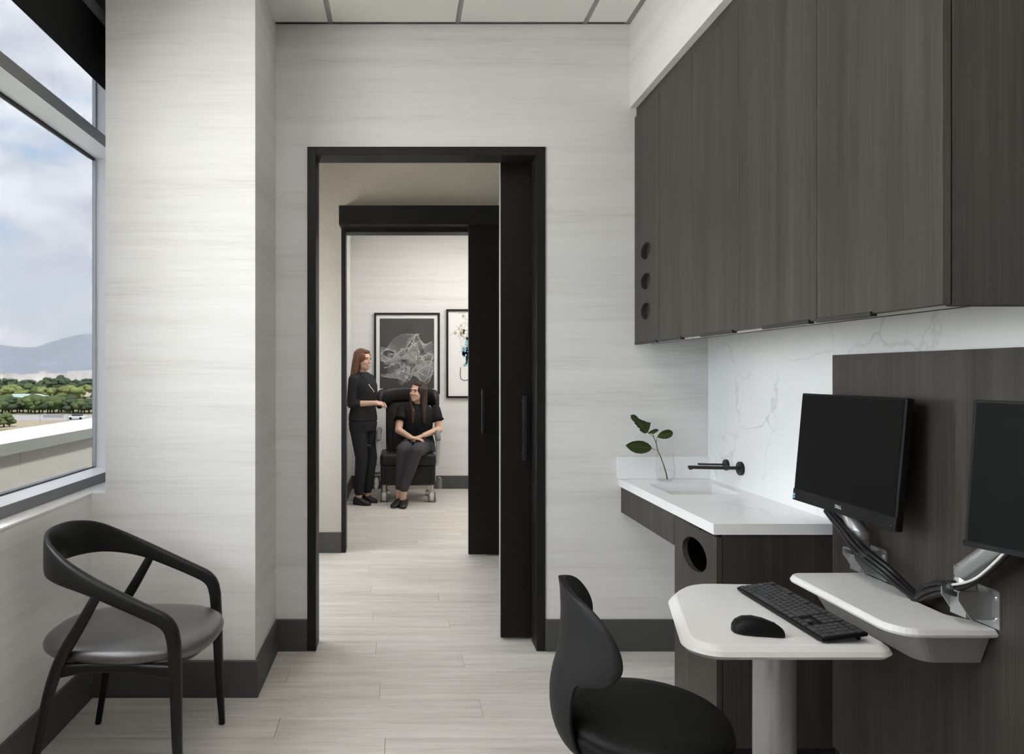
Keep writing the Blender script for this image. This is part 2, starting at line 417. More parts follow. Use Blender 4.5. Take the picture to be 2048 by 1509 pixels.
b = nb(); bx(b, -1.2376, -0.6085, 2.868, YB, 0, HC); bx(b, -1.300, -1.2376, 2.868, YB, 0, 0.857)
struct('wall_pillar', b, M['wallpaper'])
b = nb(); bx(b, -1.62, -1.298, Y0, YB + 0.115, -0.1, 0.845)
struct('wall_left', b, M['wallpaper'])
struct('wall_left_header', box(-1.555, -1.46, Y0, YB + 0.115, 2.93, HC + 0.01), M['paint'])

# marble slab on the right wall
o = obj('marble_slab', box(1.5098, XR - 0.0005, 0.2, YB - 0.001, 0.62, 1.60), M['marble']); o.parent = bpy.data.objects['wall_right']

# ceiling: slab with lay-in tiles and recessed grid bars
ceil = struct('ceiling', box(-1.555, 2.75, Y0 - 0.1, YF + 0.1, HC + 0.012, HC + 0.12), M['grid'])
tile_mesh = {}
def tile(x0, x1, y0, y1, kind='tile', m=None, z=0.0):
    k = (round(x1 - x0, 3), round(y1 - y0, 3), kind)
    if k not in tile_mesh:
        b = box(-k[0]/2, k[0]/2, -k[1]/2, k[1]/2, 0, 0.016, 0.002, 1)
        me = bpy.data.meshes.new(kind); b.to_mesh(me); b.free(); me.materials.append(m or M['tile']); tile_mesh[k] = me
    o = bpy.data.objects.new(kind, tile_mesh[k]); COL.objects.link(o); o.location = ((x0+x1)/2, (y0+y1)/2, HC - 0.003 + z); o.parent = ceil
    return o
T = 0.6225
cols = [-0.34 + T * k for k in range(-2, 3)]
bars = [-1.30] + [c for c in cols if -1.29 < c < 1.1] + [1.115]
rows = [YB - 0.012]
while rows[-1] - 2*T > Y0: rows.append(rows[-1] - 2*T)
rows.append(Y0 + 0.01)
for x in bars:
    w = 0.012
    o = obj('grid_bar', box(x - w, x + w, Y0, YB - 0.001, HC + 0.002, HC + 0.013), M['grid']); o.parent = ceil
for yy in rows[1:-1]:
    o = obj('grid_bar', box(-1.30, 1.115, yy - 0.012, yy + 0.012, HC + 0.0025, HC + 0.0125), M['grid']); o.parent = ceil
light_spots = []
for i in range(len(bars) - 1):
    for j in range(len(rows) - 1):
        x0, x1 = bars[i] + 0.0125, bars[i+1] - 0.0125; y1, y0 = rows[j] - 0.0125, rows[j+1] + 0.0125
        if x1 - x0 < 0.05 or y1 - y0 < 0.05: continue
        cx, cy = (x0+x1)/2, (y0+y1)/2
        if (j, i) in ((1, 1), (2, 1), (1, 2), (2, 2)): light_spots.append((x0, x1, y0, y1)); continue
        if y1 > 2.868 and x1 <= -0.60: continue
        tile(x0, x1, y0, y1)
# plain tiled ceilings beyond: corridor and far room
for (xa, xb, ya, yb) in ((-1.55, 2.6, YB + 0.116, YW - 0.001), (-0.56, 2.6, YW + 0.117, YF - 0.001)):
    o = obj('ceiling_panel', box(xa, xb, ya, yb, HC - 0.004, HC + 0.011), M['tile']); o.parent = ceil
def led(x0, x1, y0, y1, s, label, z=HC - 0.004, c=(1.0, 0.96, 0.91, 1)):  # unseen ceiling panels added as fill light
    t = Thing('ceiling_light', ((x0+x1)/2, (y0+y1)/2, z), label, 'ceiling light', 'recessed led panels')
    b = nb(); w = 0.014
    bx(b, x0, x1, y0, y0 + w, z - 0.004, z + 0.010); bx(b, x0, x1, y1 - w, y1, z - 0.004, z + 0.010)
    bx(b, x0, x0 + w, y0 + w, y1 - w, z - 0.004, z + 0.010); bx(b, x1 - w, x1, y0 + w, y1 - w, z - 0.004, z + 0.010)
    t.part('frame', b, M['alu_white'])
    t.part('diffuser', box(x0 + w, x1 - w, y0 + w, y1 - w, z + 0.001, z + 0.008), emis('led', c, s))
for k, q in enumerate(light_spots): led(*q, FILL_ROOM, ['led panel on the window side just in front of the pillar', 'led panel on the window side above the camera', 'led panel on the cabinet side in front of the doorway', 'led panel on the cabinet side above the camera'][k])
led(-0.9, 0.3, 4.15, 4.45, FILL_CORRIDOR, 'narrow led panel in the corridor ceiling', HC - 0.016)
led(-0.4, 0.8, 5.75, 6.35, FILL_FAR, 'led panel in the far room ceiling near its door', HC - 0.016, (1.0, 0.985, 0.965, 1))
led(1.1, 2.3, 5.9, 7.1, FILL_FAR, 'large led panel in the far room ceiling on the right', HC - 0.016, (1.0, 0.985, 0.965, 1))
led(0.0, 1.2, 6.85, 7.25, FILL_FAR, 'led panel in the far room ceiling above the recliner', HC - 0.016, (1.0, 0.985, 0.965, 1))

# baseboards
BH, BT = 0.155, 0.013
def baseboard(name, *boxes):
    b = nb()
    for q in boxes: bx(b, *q, 0.0, BH, 0.002, 1)
    return struct(name, b, M['base'])
baseboard('baseboard_back', (-0.6085, -0.4534, YB - BT, YB), (0.7108, 1.50, YB - BT, YB))
baseboard('baseboard_pillar', (-1.285, -0.6085 + BT, 2.868 - BT, 2.868), (-0.6085, -0.6085 + BT, 2.8681, YB - BT))
baseboard('baseboard_left', (-1.298, -1.298 + BT, Y0, 2.868 - BT))
baseboard('baseboard_right', (XR - BT, XR, Y0, 0.25))
baseboard('baseboard_corridor', (-1.45, -0.4445, YW - BT, YW), (0.7108, 2.6, YW - BT, YW))
baseboard('baseboard_far', (-0.575, 2.6, YF - BT, YF))
baseboard('baseboard_far_left', (-0.575, -0.575 + BT, YW + 0.13, YF - BT))

# ------------------------------------------------------------------ window wall
XG, XFm = -1.497, -1.370                  # glass plane, face of the frame
win = Thing('window_1', (XG, 0.5, 0.857), 'tall window band with white frame on the left wall', kind='structure')
win.part('sill', box(-1.56, -1.2965, Y0, YB - 0.002, 0.845, 0.8565, 0.002, 1), M['sill'])
win.part('lower_rail', box(XG - 0.05, XFm, Y0, 3.345, 0.857, 0.899, 0.001, 1), M['alu_dark'])
win.part('rail_cap', box(XG - 0.002, XFm - 0.0015, Y0, 3.339, 0.8992, 0.9005), M['alu_white'])
win.part('gasket', box(XG - 0.004, XG + 0.008, Y0, 3.338, 0.9005, 0.9045), M['gasket'])
win.part('transom', box(XG - 0.03, XFm, Y0, 3.345, 2.413, 2.4666, 0.001, 1), M['alu_dark'])
win.part('transom_soffit', box(XG + 0.008, XFm - 0.0015, Y0, 3.339, 2.4105, 2.4128), M['alu_white'])
win.part('gasket', box(XG - 0.004, XG + 0.006, Y0, 3.338, 2.399, 2.4125), M['gasket'])
win.part('head_rail', box(XG - 0.05, XFm, Y0, 3.345, 2.88, 2.93), M['alu'])
win.part('jamb', box(-1.497, -1.236, 3.340, YB + 0.10, 0.857, 3.05), M['alu_white'])
win.part('jamb_bead', box(XG - 0.004, XG + 0.012, 3.328, 3.340, 0.9046, 2.399), M['alu'])
win.part('jamb_bead', box(XG - 0.004, XG + 0.012, 3.328, 3.340, 2.467, 2.88), M['alu'])
ys = [3.34, 2.28, 1.4, 0.5]
struct('wall_left_rear', box(-1.555, -1.31, Y0, 0.47, 0.8565, HC), M['paint'])  # unseen wall added to cut window light coming from the rear
for yy in ys[1:]: win.part('mullion', box(XG - 0.05, XFm, yy - 0.03, yy + 0.03, 0.90, 2.88), M['alu_white'])
for i in range(3):
    a, c = ys[i+1] + 0.03, ys[i] - (0.001 if i == 0 else 0.03)
    gl = M['glass_solar'] if i == 0 else M['glass']        # tint added to the end bay's glass to dim the bright sky
    win.part('pane', box(XG - 0.006, XG, a, c, 0.9005, 2.41), gl)
    win.part('pane', box(XG - 0.006, XG, a, c, 2.4668, 2.88), gl)
# shade pocket above the window
b = nb(); bx(b, -1.345, -1.31, 0.5, 3.30, 2.9275, 2.9635, 0.001, 1)
struct('trim_1', b, M['alu'], 'pale grey metal strip above the window shade')
struct('trim_2', box(-1.459, -1.43, Y0, YB, 2.93, HC + 0.01), mat('pocket', (0.10, 0.098, 0.098, 1), 0.8), 'dark recess of the shade pocket')
t = Thing('roller_shade', (-1.335, 0.5, 2.645), 'black roller shade drawn a little way down the window', 'window shade')
t.part('fabric', box(-1.337, -1.333, 0.5, 3.28, 2.652, 2.927), M['shade'])
t.part('hem_bar', box(-1.340, -1.330, 0.5, 3.28, 2.645, 2.653, 0.002, 1), M['shade'])

# ------------------------------------------------------------------ the two doorways
def pull(t, panel, x, z0, z1, yface, m):
    b = nb(); bx(b, x - 0.010, x + 0.010, yface - 0.052, yface - 0.034, z0, z1, 0.002, 1)
    h = t.part('handle', b, m, under=panel)
    for zz in (z0 + 0.02, z1 - 0.04):
        obj('standoff', box(x - 0.008, x + 0.008, yface - 0.036, yface, zz, zz + 0.02), m, panel)
d1 = Thing('door_1', (0.13, YB, 0), 'black framed doorway with an open sliding door to the corridor', kind='structure')
FY0, FY1 = YB - 0.010, YB + 0.119
d1.part('jamb', box(-0.4534, -0.411, FY0, FY1, 0, 2.469, 0.0015, 1), M['black'])
d1.part('jamb', box(0.668, 0.7108, FY0, FY1, 0, 2.469, 0.0015, 1), M['black'])
d1.part('head', box(-0.411, 0.668, FY0, FY1, 2.4285, 2.469, 0.0015, 1), M['black'])
p1 = d1.part('door_panel', box(0.513, 1.80, 3.478, 3.518, 0.012, 2.53, 0.0015, 1), M['doorwood'])
pull(d1, p1, 0.627, 0.922, 1.248, 3.478, M['metal_black'])
d1.part('edge_seal', box(0.5105, 0.513, 3.480, 3.516, 0.014, 2.52), M['alu'])  # pale strip put in for the corridor light caught on the door edge
d2 = Thing('door_2', (0.13, YW, 0), 'black framed doorway across the corridor with an open sliding door', kind='structure')
d2.part('jamb', box(-0.4445, -0.411, YW - 0.008, YW + 0.122, 0, 2.469, 0.0015, 1), M['black'])
d2.part('jamb', box(0.668, 0.7108, YW - 0.008, YW + 0.122, 0, 2.469, 0.0015, 1), M['black'])
d2.part('head', box(-0.411, 0.668, YW - 0.008, YW + 0.122, 2.430, 2.469, 0.0015, 1), M['black'])
d2.part('track_box', box(-0.452, 1.95, 5.045, YW, 2.462, 2.603, 0.002, 1), M['black'])
p2 = d2.part('door_panel', box(0.510, 1.75, 5.075, 5.115, 0.012, 2.47, 0.0015, 1), M['doorwood'])
pull(d2, p2, 0.612, 0.915, 1.245, 5.075, M['metal_black'])

# ------------------------------------------------------------------ overhead cabinets
XC = 1.1495
ybound = [3.3445, 3.029, 2.691, 2.3178, 1.8837, 1.4455]
ulabel = ['dark wood overhead cabinet against the back wall with three oval glove openings',
          'narrow dark wood overhead cabinet next to the one with oval openings',
          'middle dark wood overhead cabinet above the sink end of the counter',
          'dark wood overhead cabinet second from the front end of the row',
          'front overhead cabinet with the dark end panel facing the room']
pulls = [(1271.5, 1314), (1318, 1364), (1402.6, 1467), (1527, 1620), (1634, 1745)]
for i in range(5):
    ya, yb = ybound[i+1], ybound[i]
    t = Thing('overhead_cabinet', (1.33, (ya+yb)/2, 1.505), ulabel[i], 'cabinet', 'overhead cabinets along the right wall')
    bxs = nb(); bx(bxs, XC + 0.0205, 1.509, ya + (0.02 if i == 4 else 0.0), yb, 1.562, 2.655)
    t.part('body', bxs, M['woodedge'])
    t.part('top_filler', box(1.159, XC + 0.0204, ya, yb, 2.616, 2.661), M['wood'])
    b = nb()
    if i == 0:
        zs = [1.505, 1.72, 1.862, 2.01]; cz = [1.652, 1.7915, 1.933]
        zc = [1.505, (cz[0]+cz[1])/2, (cz[1]+cz[2])/2, 2.05]
        for k in range(3): hole_panel(b, XC, ya + 0.0015, yb - 0.0015, zc[k], zc[k+1], (3.194, cz[k], 0.0625, 0.0385), 0.019)
        bx(b, XC, XC + 0.019, ya + 0.0015, yb - 0.0015, 2.05, 2.6127)
    else:
        bx(b, XC, XC + 0.019, ya + 0.0015, yb - 0.0015, 1.505, 2.6127, 0.001, 1)
    dr = t.part('door', b, M['wood'])
    pa, pb = [XC * F / (p - CX) for p in pulls[i]]
    pl = obj('edge_pull', box(XC - 0.006, XC + 0.012, max(pb, ya+0.004), min(pa, yb-0.004), 1.4985, 1.5105, 0.001, 1), M['metal_black'], dr)
    t.part('light_rail', box(XC + 0.0195, 1.232, ya + (0.021 if i == 4 else 0), yb, 1.5055, 1.5615), M['sill'])
    t.part('rail_back', box(1.2322, 1.2365, ya + (0.021 if i == 4 else 0), yb, 1.5035, 1.5615), M['metal_black'])
    if i == 4:
        t.part('end_panel', box(XC + 0.0215, 1.509, ya, ya + 0.0195, 1.5025, 2.655, 0.001, 1), M['wood'])

# ------------------------------------------------------------------ sink counter
CT = 0.8455
top = Thing('countertop', (1.29, 2.83, 0.808), 'white marble sink countertop with backsplash against the back wall', 'countertop')
b = nb(); x0, x1, y0, y1 = 1.070, 1.5095, 2.328, YB - 0.001
sx0, sx1, sy0, sy1 = 1.150, 1.455, 2.894, 3.186
bx(b, x0, sx0, y0, y1, CT - 0.037, CT); bx(b, sx1, x1, y0, y1, CT - 0.037, CT)
bx(b, sx0, sx1, y0, sy0, CT - 0.037, CT); bx(b, sx0, sx1, sy1, y1, CT - 0.037, CT)
bmesh.ops.remove_doubles(b, verts=b.verts[:], dist=1e-5)
top.part('slab', b, M['quartz'])
top.part('backsplash', box(1.0625, 1.5095, YB - 0.022, YB - 0.001, CT + 0.0005, CT + 0.108, 0.001, 1), M['quartz'])
b = nb(); d = 0.13
bx(b, sx0 - 0.012, sx0, sy0 - 0.012, sy1 + 0.012, CT - d, CT - 0.0375); bx(b, sx1, sx1 + 0.012, sy0 - 0.012, sy1 + 0.012, CT - d, CT - 0.0375)
bx(b, sx0, sx1, sy0 - 0.012, sy0, CT - d, CT - 0.0375); bx(b, sx0, sx1, sy1, sy1 + 0.012, CT - d, CT - 0.0375)
bx(b, sx0 - 0.012, sx1 + 0.012, sy0 - 0.012, sy1 + 0.012, CT - d - 0.012, CT - d)
top.part('basin', b, M['sink'])
top.part('drain', lathe(nb(), [(0.022, CT - d), (0.022, CT - d + 0.003)], (1.30, 3.04, 0), 'Z', 20), M['chrome'])

XD = 1.083
ap = Thing('sink_apron', (XD + 0.2, 3.0, 0.68), 'dark wood apron under the sink end of the counter', 'cabinet')
ap.part('front_panel', box(XD, XD + 0.019, 2.6945, YB - 0.002, 0.680, 0.808), M['wood'])
ap.part('front_panel', box(XD + 0.0195, XD + 0.025, 2.70, 3.1, 0.690, 0.806), M['woodedge'])
bc = Thing('base_cabinet', (1.3, 2.51, 0), 'dark wood waste cabinet with an oval opening under the counter end', 'cabinet')
ca, cb = 2.335, 2.6925
b = nb(); w = 0.018
bx(b, XD + 0.0235, 1.508, ca + 0.0005, ca + w, 0.075, 0.808)
bc.part('end_panel', b, M['wood'])
b = nb(); bx(b, XD + 0.0205, 1.508, cb - w, cb, 0.075, 0.808); bx(b, 1.49, 1.508, ca + w, cb - w, 0.075, 0.808); bx(b, XD + 0.0205, 1.508, ca + w, cb - w, 0.075, 0.09)
bc.part('body', b, M['woodedge'])
bc.part('toe_kick', box(XD + 0.06, 1.508, ca + 0.03, cb - 0.01, 0, 0.0745), M['black'])
dr = bc.part('door', hole_panel(nb(), XD, ca + 0.0005, cb - 0.0015, 0.085, 0.797, (2.514, 0.693, 0.105, 0.060), 0.020, 56), M['wood'])
obj('edge_pull', box(XD - 0.008, XD + 0.012, 2.452, 2.677, 0.7975, 0.804, 0.001, 1), M['metal_black'], dr)
bin_ = Thing('waste_bin', (1.3, 2.51, 0.09), 'black waste bin inside the cabinet with the oval opening', 'bin')
b = nb(); bx(b, 1.15, 1.45, 2.39, 2.64, 0.0905, 0.10)
for q in ((1.15, 1.158, 2.39, 2.64), (1.442, 1.45, 2.39, 2.64), (1.158, 1.442, 2.39, 2.398), (1.158, 1.442, 2.632, 2.64)): bx(b, *q, 0.10, 0.60)
bin_.part('tub', b, M['plastic_black'])

# faucet on the marble wall
fa = Thing('faucet', (1.51, 3.018, 0.938), 'matte black wall-mounted faucet with a long straight spout', 'faucet')
def rosette(y, z, r): return lathe(nb(), [(r*0.97, 1.4985), (r, 1.500), (r, 1.5096)], (0, y, z), 'X', 40)
e = fa.part('escutcheon', rosette(3.018, 0.9385, 0.0305), M['metal_black'], True, 40)
b = nb(); tube(b, [(1.4985, 3.018, 0.9405), (1.40, 3.018, 0.942), (1.276, 3.018, 0.9445)], 0.0078, 16)
tube(b, [(1.285, 3.018, 0.9415), (1.285, 3.018, 0.9335)], 0.006, 12)
fa.part('spout', b, M['metal_black'], True, 50)
fa.part('escutcheon', rosette(3.150, 0.937, 0.0255), M['metal_black'], True, 40)
b = nb(); tube(b, [(1.4985, 3.150, 0.9385), (1.42, 3.150, 0.9395), (1.375, 3.150, 0.941)], 0.0048, 12)
fa.part('lever', b, M['metal_black'], True, 50)

# ------------------------------------------------------------------ branch in a glass
VX, VY = 1.272, 3.272
va = Thing('glass_vase', (VX, VY, CT), 'small clear glass tumbler half filled with water on the counter', 'vase')
va.part('tumbler', lathe(nb(), [(0.020, CT+0.001), (0.034, CT+0.002), (0.041, CT+0.016), (0.0445, CT+0.042), (0.042, CT+0.082), (0.0375, CT+0.130), (0.0363, CT+0.130), (0.0405, CT+0.082), (0.0428, CT+0.042), (0.038, CT+0.018), (0.030, CT+0.008), (0.010, CT+0.008)], (VX, VY, 0), 'Z', 40), M['vase_glass'], True, 60)
va.part('water', lathe(nb(), [(0.010, CT+0.0085), (0.030, CT+0.0085), (0.0375, CT+0.019), (0.0420, CT+0.042), (0.0415, CT+0.052), (0.005, CT+0.0525)], (VX, VY, 0), 'Z', 36), M['water'], True, 60)
br = Thing('leafy_branch', (VX + 0.015, VY - 0.005, CT + 0.01), 'green leafy branch leaning out of the glass tumbler', 'branch')
def P(zx, zy, dy=0.0): return at(1240 + zx/10.06, 820 + zy/10.06, VY - 0.005 + dy)
stem = catmull([P(955,1400), P(915,1230), P(835,990), P(760,820), P(722,660), P(675,540), P(655,440)], 6)
br.part('stem', tube(nb(), stem, [0.0032 - 0.0016*i/len(stem) for i in range(len(stem))], 8), M['stem'], True)
def leaf(base, tip, outline, dy, wide, petiole):
    """outline: (t along midrib, signed half width) pairs for both sides, in metres relative to leaf length."""
    base, tip = Vector(base), Vector(tip); ax = tip - base; L = ax.length; u = ax.normalized()
    side = Vector((u.z, 0, -u.x)).normalized(); n = u.cross(side)
    b = nb(); rows = []
    for (s, wl, wr) in outline:
        r = []
        for q in (-1, -0.66, -0.33, 0, 0.33, 0.66, 1):
            w = (wl if q < 0 else wr) * q * L * wide
            lift = 0.10 * L * (q*q) * (1 - abs(s - 0.5)) - 0.06 * L * (s*s)
            r.append(base + u*(s*L) + side*w + Vector((0, dy*s - lift, 0)))
        rows.append(r)
    sweep(b, rows, False, False)
    bmesh.ops.solidify(b, geom=b.faces[:], thickness=0.0008)
    lf = br.part('leaf', b, M['leaf'], True)
    mid = [base + u*(s*L) + Vector((0, dy*s - (-0.06*L*s*s)*-1 - 0.0016, 0)) for s in (0, 0.25, 0.5, 0.75, 0.97)]
    v = obj('midrib', tube(nb(), mid, [0.0011, 0.001, 0.0008, 0.0006, 0.0003], 6), M['leaf_vein'], None, True); v.parent = lf
    br.part('petiole', tube(nb(), [Vector(petiole), base], 0.0011, 6), M['stem'], True)
plain = [(0.0, 0.02, 0.02), (0.08, 0.10, 0.10), (0.2, 0.17, 0.17), (0.4, 0.225, 0.225), (0.6, 0.225, 0.215), (0.78, 0.17, 0.165), (0.92, 0.08, 0.08), (1.0, 0.005, 0.005)]
leaf(P(632,775), P(90,710), plain, -0.02, 1.06, P(760,825))
leaf(P(745,545), P(1050,455), [(0,.02,.02),(.1,.14,.12),(.3,.26,.22),(.55,.30,.27),(.8,.26,.24),(.94,.14,.14),(1,.02,.02)], -0.01, 1.0, P(735,660))
leaf(P(548,455), P(190,105), [(0,.03,.02),(.07,.13,.17),(.2,.165,.36),(.33,.19,.27),(.36,.13,.255),(.5,.165,.20),(.54,.13,.175),(.66,.15,.13),(.70,.105,.125),(.85,.11,.13),(.95,.08,.10),(1,.02,.02)], -0.025, 1.0, P(668,545))
leaf(P(560,465), P(755,415), [(0,.02,.02),(.2,.13,.13),(.5,.23,.2),(.8,.24,.1),(1,.10,.0)], -0.015, 1.0, P(660,450))
# ------------------------------------------------------------------ workstation on the right
pn = Thing('wall_panel', (1.48, 1.3, 0), 'tall dark wood panel behind the monitors with the white shelf fixed to it', 'panel')
pn.part('board', box(1.460, 1.5095, 0.30, 2.305, 0.100, 1.421, 0.001, 1), M['wood'])
pn.part('toe_kick', box(1.488, 1.5095, 0.32, 2.29, 0.0, 0.0995), M['black'])

sh = Thing('wall_shelf', (1.34, 1.9, 0.63), 'white shelf with grey housing fixed to the wood panel under the monitors', 'shelf')
out = rpoly([(1.209, 1.664, 0.07), (1.4595, 1.664, 0.0), (1.4595, 1.735, 0.0), (1.425, 1.775, 0.02), (1.425, 1.905, 0.02), (1.4595, 1.945, 0.0), (1.4595, 2.15, 0.0), (1.209, 2.15, 0.045)], 8)
b = slab(nb(), out, [(0.012, 0.709), (0.002, 0.714), (0.0, 0.720), (0.006, 0.730), (0.010, 0.733)])
for v in b.verts: v.co.x = min(v.co.x, 1.4595)
sh.part('top', b, M['white_lam'])
b = nb()
q0 = rpoly([(1.262, 1.688, 0.05), (1.4595, 1.688, 0.0), (1.4595, 2.125, 0.0), (1.262, 2.125, 0.03)], 6)
q1 = rpoly([(1.300, 1.705, 0.04), (1.450, 1.705, 0.0), (1.450, 2.105, 0.0), (1.300, 2.105, 0.03)], 6)
sweep(b, [[Vector((p.x, p.y, 0.636)) for p in q1], [Vector((p.x, p.y, 0.7088)) for p in q0]])
sh.part('housing', b, M['grey_plastic'], False)

dk = Thing('keyboard_table', (1.02, 1.87, 0), 'white rounded keyboard table on a silver column beside the stool', 'table')
tout = rpoly([(0.683, 1.636, 0.075), (1.205, 1.636, 0.05), (1.205, 2.150, 0.05), (0.90, 2.165, 0.15), (0.800, 2.04, 0.12)], 12)
dk.part('tabletop', slab(nb(), tout, [(0.040, 0.662), (0.010, 0.668), (0.0, 0.678), (0.006, 0.688), (0.020, 0.6985), (0.024, 0.700)]), M['white_lam'])
b = nb()
cout = rpoly([(0.975, 1.80, 0.028), (1.058, 1.80, 0.028), (1.058, 1.91, 0.028), (0.975, 1.91, 0.028)], 6)
slab(b, cout, [(0, 0.022), (0, 0.6615)])
dk.part('column', b, M['silver'], True, 40)
dk.part('base_plate', slab(nb(), rpoly([(0.93, 1.58, 0.04), (1.17, 1.58, 0.04), (1.17, 2.1, 0.04), (0.93, 2.1, 0.04)], 6), [(0.0, 0.0005), (0, 0.016), (0.006, 0.0215)]), M['silver'])

# keyboard: long side runs away from the camera, rear edge raised on feet
kb = Thing('keyboard', (1.08, 1.865, 0.70), 'black full-size keyboard on the white table', 'keyboard')
KL, KW = 0.405, 0.116
kc = Vector((1.0215, 1.862, 0.7135)); ku = Vector((-0.018, 0.9998, 0)).normalized()      # from near end to far end
kv = Vector((0.9905, 0.018, 0.125)).normalized(); kn = ku.cross(kv) * -1
KM = Matrix(((ku.x, kv.x, kn.x, kc.x), (ku.y, kv.y, kn.y, kc.y), (ku.z, kv.z, kn.z, kc.z), (0, 0, 0, 1)))
def kpart(name, bm, m, under=None, **k):
    bmesh.ops.transform(bm, matrix=KM, verts=bm.verts[:]); return kb.part(name, bm, m, under=under, **k)
kpart('base', box(-KL/2, KL/2, 0.0, KW, -0.010, 0.0, 0.003, 2), M['plastic_black'])
kpart('foot', box(-KL/2 + 0.02, -KL/2 + 0.05, KW - 0.014, KW - 0.008, -0.0245, -0.010), M['plastic_black'])
kpart('foot', box(KL/2 - 0.05, KL/2 - 0.02, KW - 0.014, KW - 0.008, -0.0245, -0.010), M['plastic_black'])
kpart('foot', box(-KL/2 + 0.02, KL/2 - 0.02, 0.003, 0.009, -0.0128, -0.010), M['plastic_black'])
unit = KL / 22.9
key_mesh = {}
def key(ux, row, w=1.0, h=1.0):
    # left end of the keyboard is the far end (ku points away), typist sits on the left
    k = (w, h)
    if k not in key_mesh:
        W2, H2 = w * unit - 0.0026, h * (KW - 0.012) / 6.15 - 0.0026
        b = nb()
        sweep(b, [[Vector((sx*(W2/2 - i), sy*(H2/2 - i), z)) for sx, sy in ((-1,-1),(1,-1),(1,1),(-1,1))] for i, z in ((0, 0.0002), (0.0002, 0.0026), (0.0014, 0.0036))])
        bmesh.ops.recalc_face_normals(b, faces=b.faces[:])
        me = bpy.data.meshes.new('key'); b.to_mesh(me); b.free(); me.materials.append(M['key']); key_mesh[k] = me
    o = bpy.data.objects.new('key', key_mesh[k]); COL.objects.link(o)
    x = KL/2 - 0.004 - (ux + w/2) * unit; yv = 0.006 + (row + h/2) * (KW - 0.012) / 6.15
    o.parent = kb.o; o.matrix_parent_inverse = kb.inv; o.matrix_basis = KM @ Matrix.Translation((x, yv, 0))
rowsK = [[1.25, 1.25, 1.25, 6.25, 1.25, 1.25, 1.25, 1.25], [2.25] + [1]*10 + [2.75], [1.75] + [1]*11 + [2.25], [1.5] + [1]*12 + [1.5], [1]*13 + [2]]
for r, ws in enumerate(rowsK):
    x = 0.0
    for w in ws: key(x, r, w); x += w
for x in [0] + [2+k for k in range(4)] + [6.5+k for k in range(4)] + [11+k for k in range(4)]: key(x, 5.15)
for x in (15.25, 16.25, 17.25): key(x, 5.15); key(x, 4); key(x, 3); key(x, 0)
key(16.25, 1)
for x in (18.5, 19.5, 20.5, 21.5): key(x, 4); key(x, 5.15)
for r in (1, 2, 3):
    for x in (18.5, 19.5, 20.5): key(x, r)
key(18.5, 0, 2.0); key(20.5, 0); key(21.5, 0, 1, 2.0); key(21.5, 2, 1, 2.0)

# mouse
ms = Thing('mouse', (0.905, 1.73, 0.70), 'black computer mouse in front of the keyboard', 'mouse')
b = nb(); R = []
ma = math.radians(-14)
for (s, w, h) in ((-0.0600, 0.006, 0.010), (-0.0575, 0.018, 0.020), (-0.050, 0.026, 0.030), (-0.035, 0.031, 0.0385), (-0.012, 0.0315, 0.0415), (0.012, 0.0295, 0.038), (0.034, 0.0285, 0.030), (0.050, 0.027, 0.0215), (0.0585, 0.021, 0.0150), (0.0605, 0.010, 0.0090)):
    ring = []
    for k in range(20):
        a = math.pi * k / 19
        x, z = w * math.copysign(abs(math.cos(a))**0.8, math.cos(a)), 0.003 + (h - 0.003) * math.sin(a)**0.75
        ring.append((s, x, z))
    ring += [(s, -w*0.9*(1 - 2*k/5), 0.0005) for k in range(6)]
    R.append([Vector((0.907 + p[0]*math.cos(ma) - p[1]*math.sin(ma), 1.733 + p[0]*math.sin(ma) + p[1]*math.cos(ma), 0.7003 + p[2])) for p in ring])
sweep(b, R); ms.part('body', b, M['plastic_black'], True, 70)
wc = Vector((0.907 + 0.036*math.cos(ma), 1.733 + 0.036*math.sin(ma), 0.7003 + 0.0225)); wd = Vector((-math.sin(ma), math.cos(ma), 0))
ms.part('wheel', tube(nb(), [wc - wd*0.0035, wc + wd*0.0035], 0.0080, 16), M['key'], True, 40)

# monitors
def plane_mat(c, u, v):
    u = Vector(u).normalized(); v = Vector(v).normalized(); n = u.cross(v)
    return Matrix(((u.x, v.x, n.x, c[0]), (u.y, v.y, n.y, c[1]), (u.z, v.z, n.z, c[2]), (0, 0, 0, 1)))
def text_mesh(s, size, rot=0.0):
    cu = bpy.data.curves.new('glyph', 'FONT'); cu.body = s; cu.size = size; cu.align_x = 'CENTER'; cu.align_y = 'CENTER'; cu.extrude = 0.0002
    o = bpy.data.objects.new('glyph', cu); COL.objects.link(o); bpy.context.view_layer.update()
    me = bpy.data.meshes.new_from_object(o.evaluated_get(bpy.context.evaluated_depsgraph_get()))
    bpy.data.objects.remove(o); b = nb(); b.from_mesh(me); bpy.data.meshes.remove(me); bpy.data.curves.remove(cu)
    bmesh.ops.rotate(b, cent=(0, 0, 0), matrix=Matrix.Rotation(rot, 3, 'Z'), verts=b.verts[:])
    return b
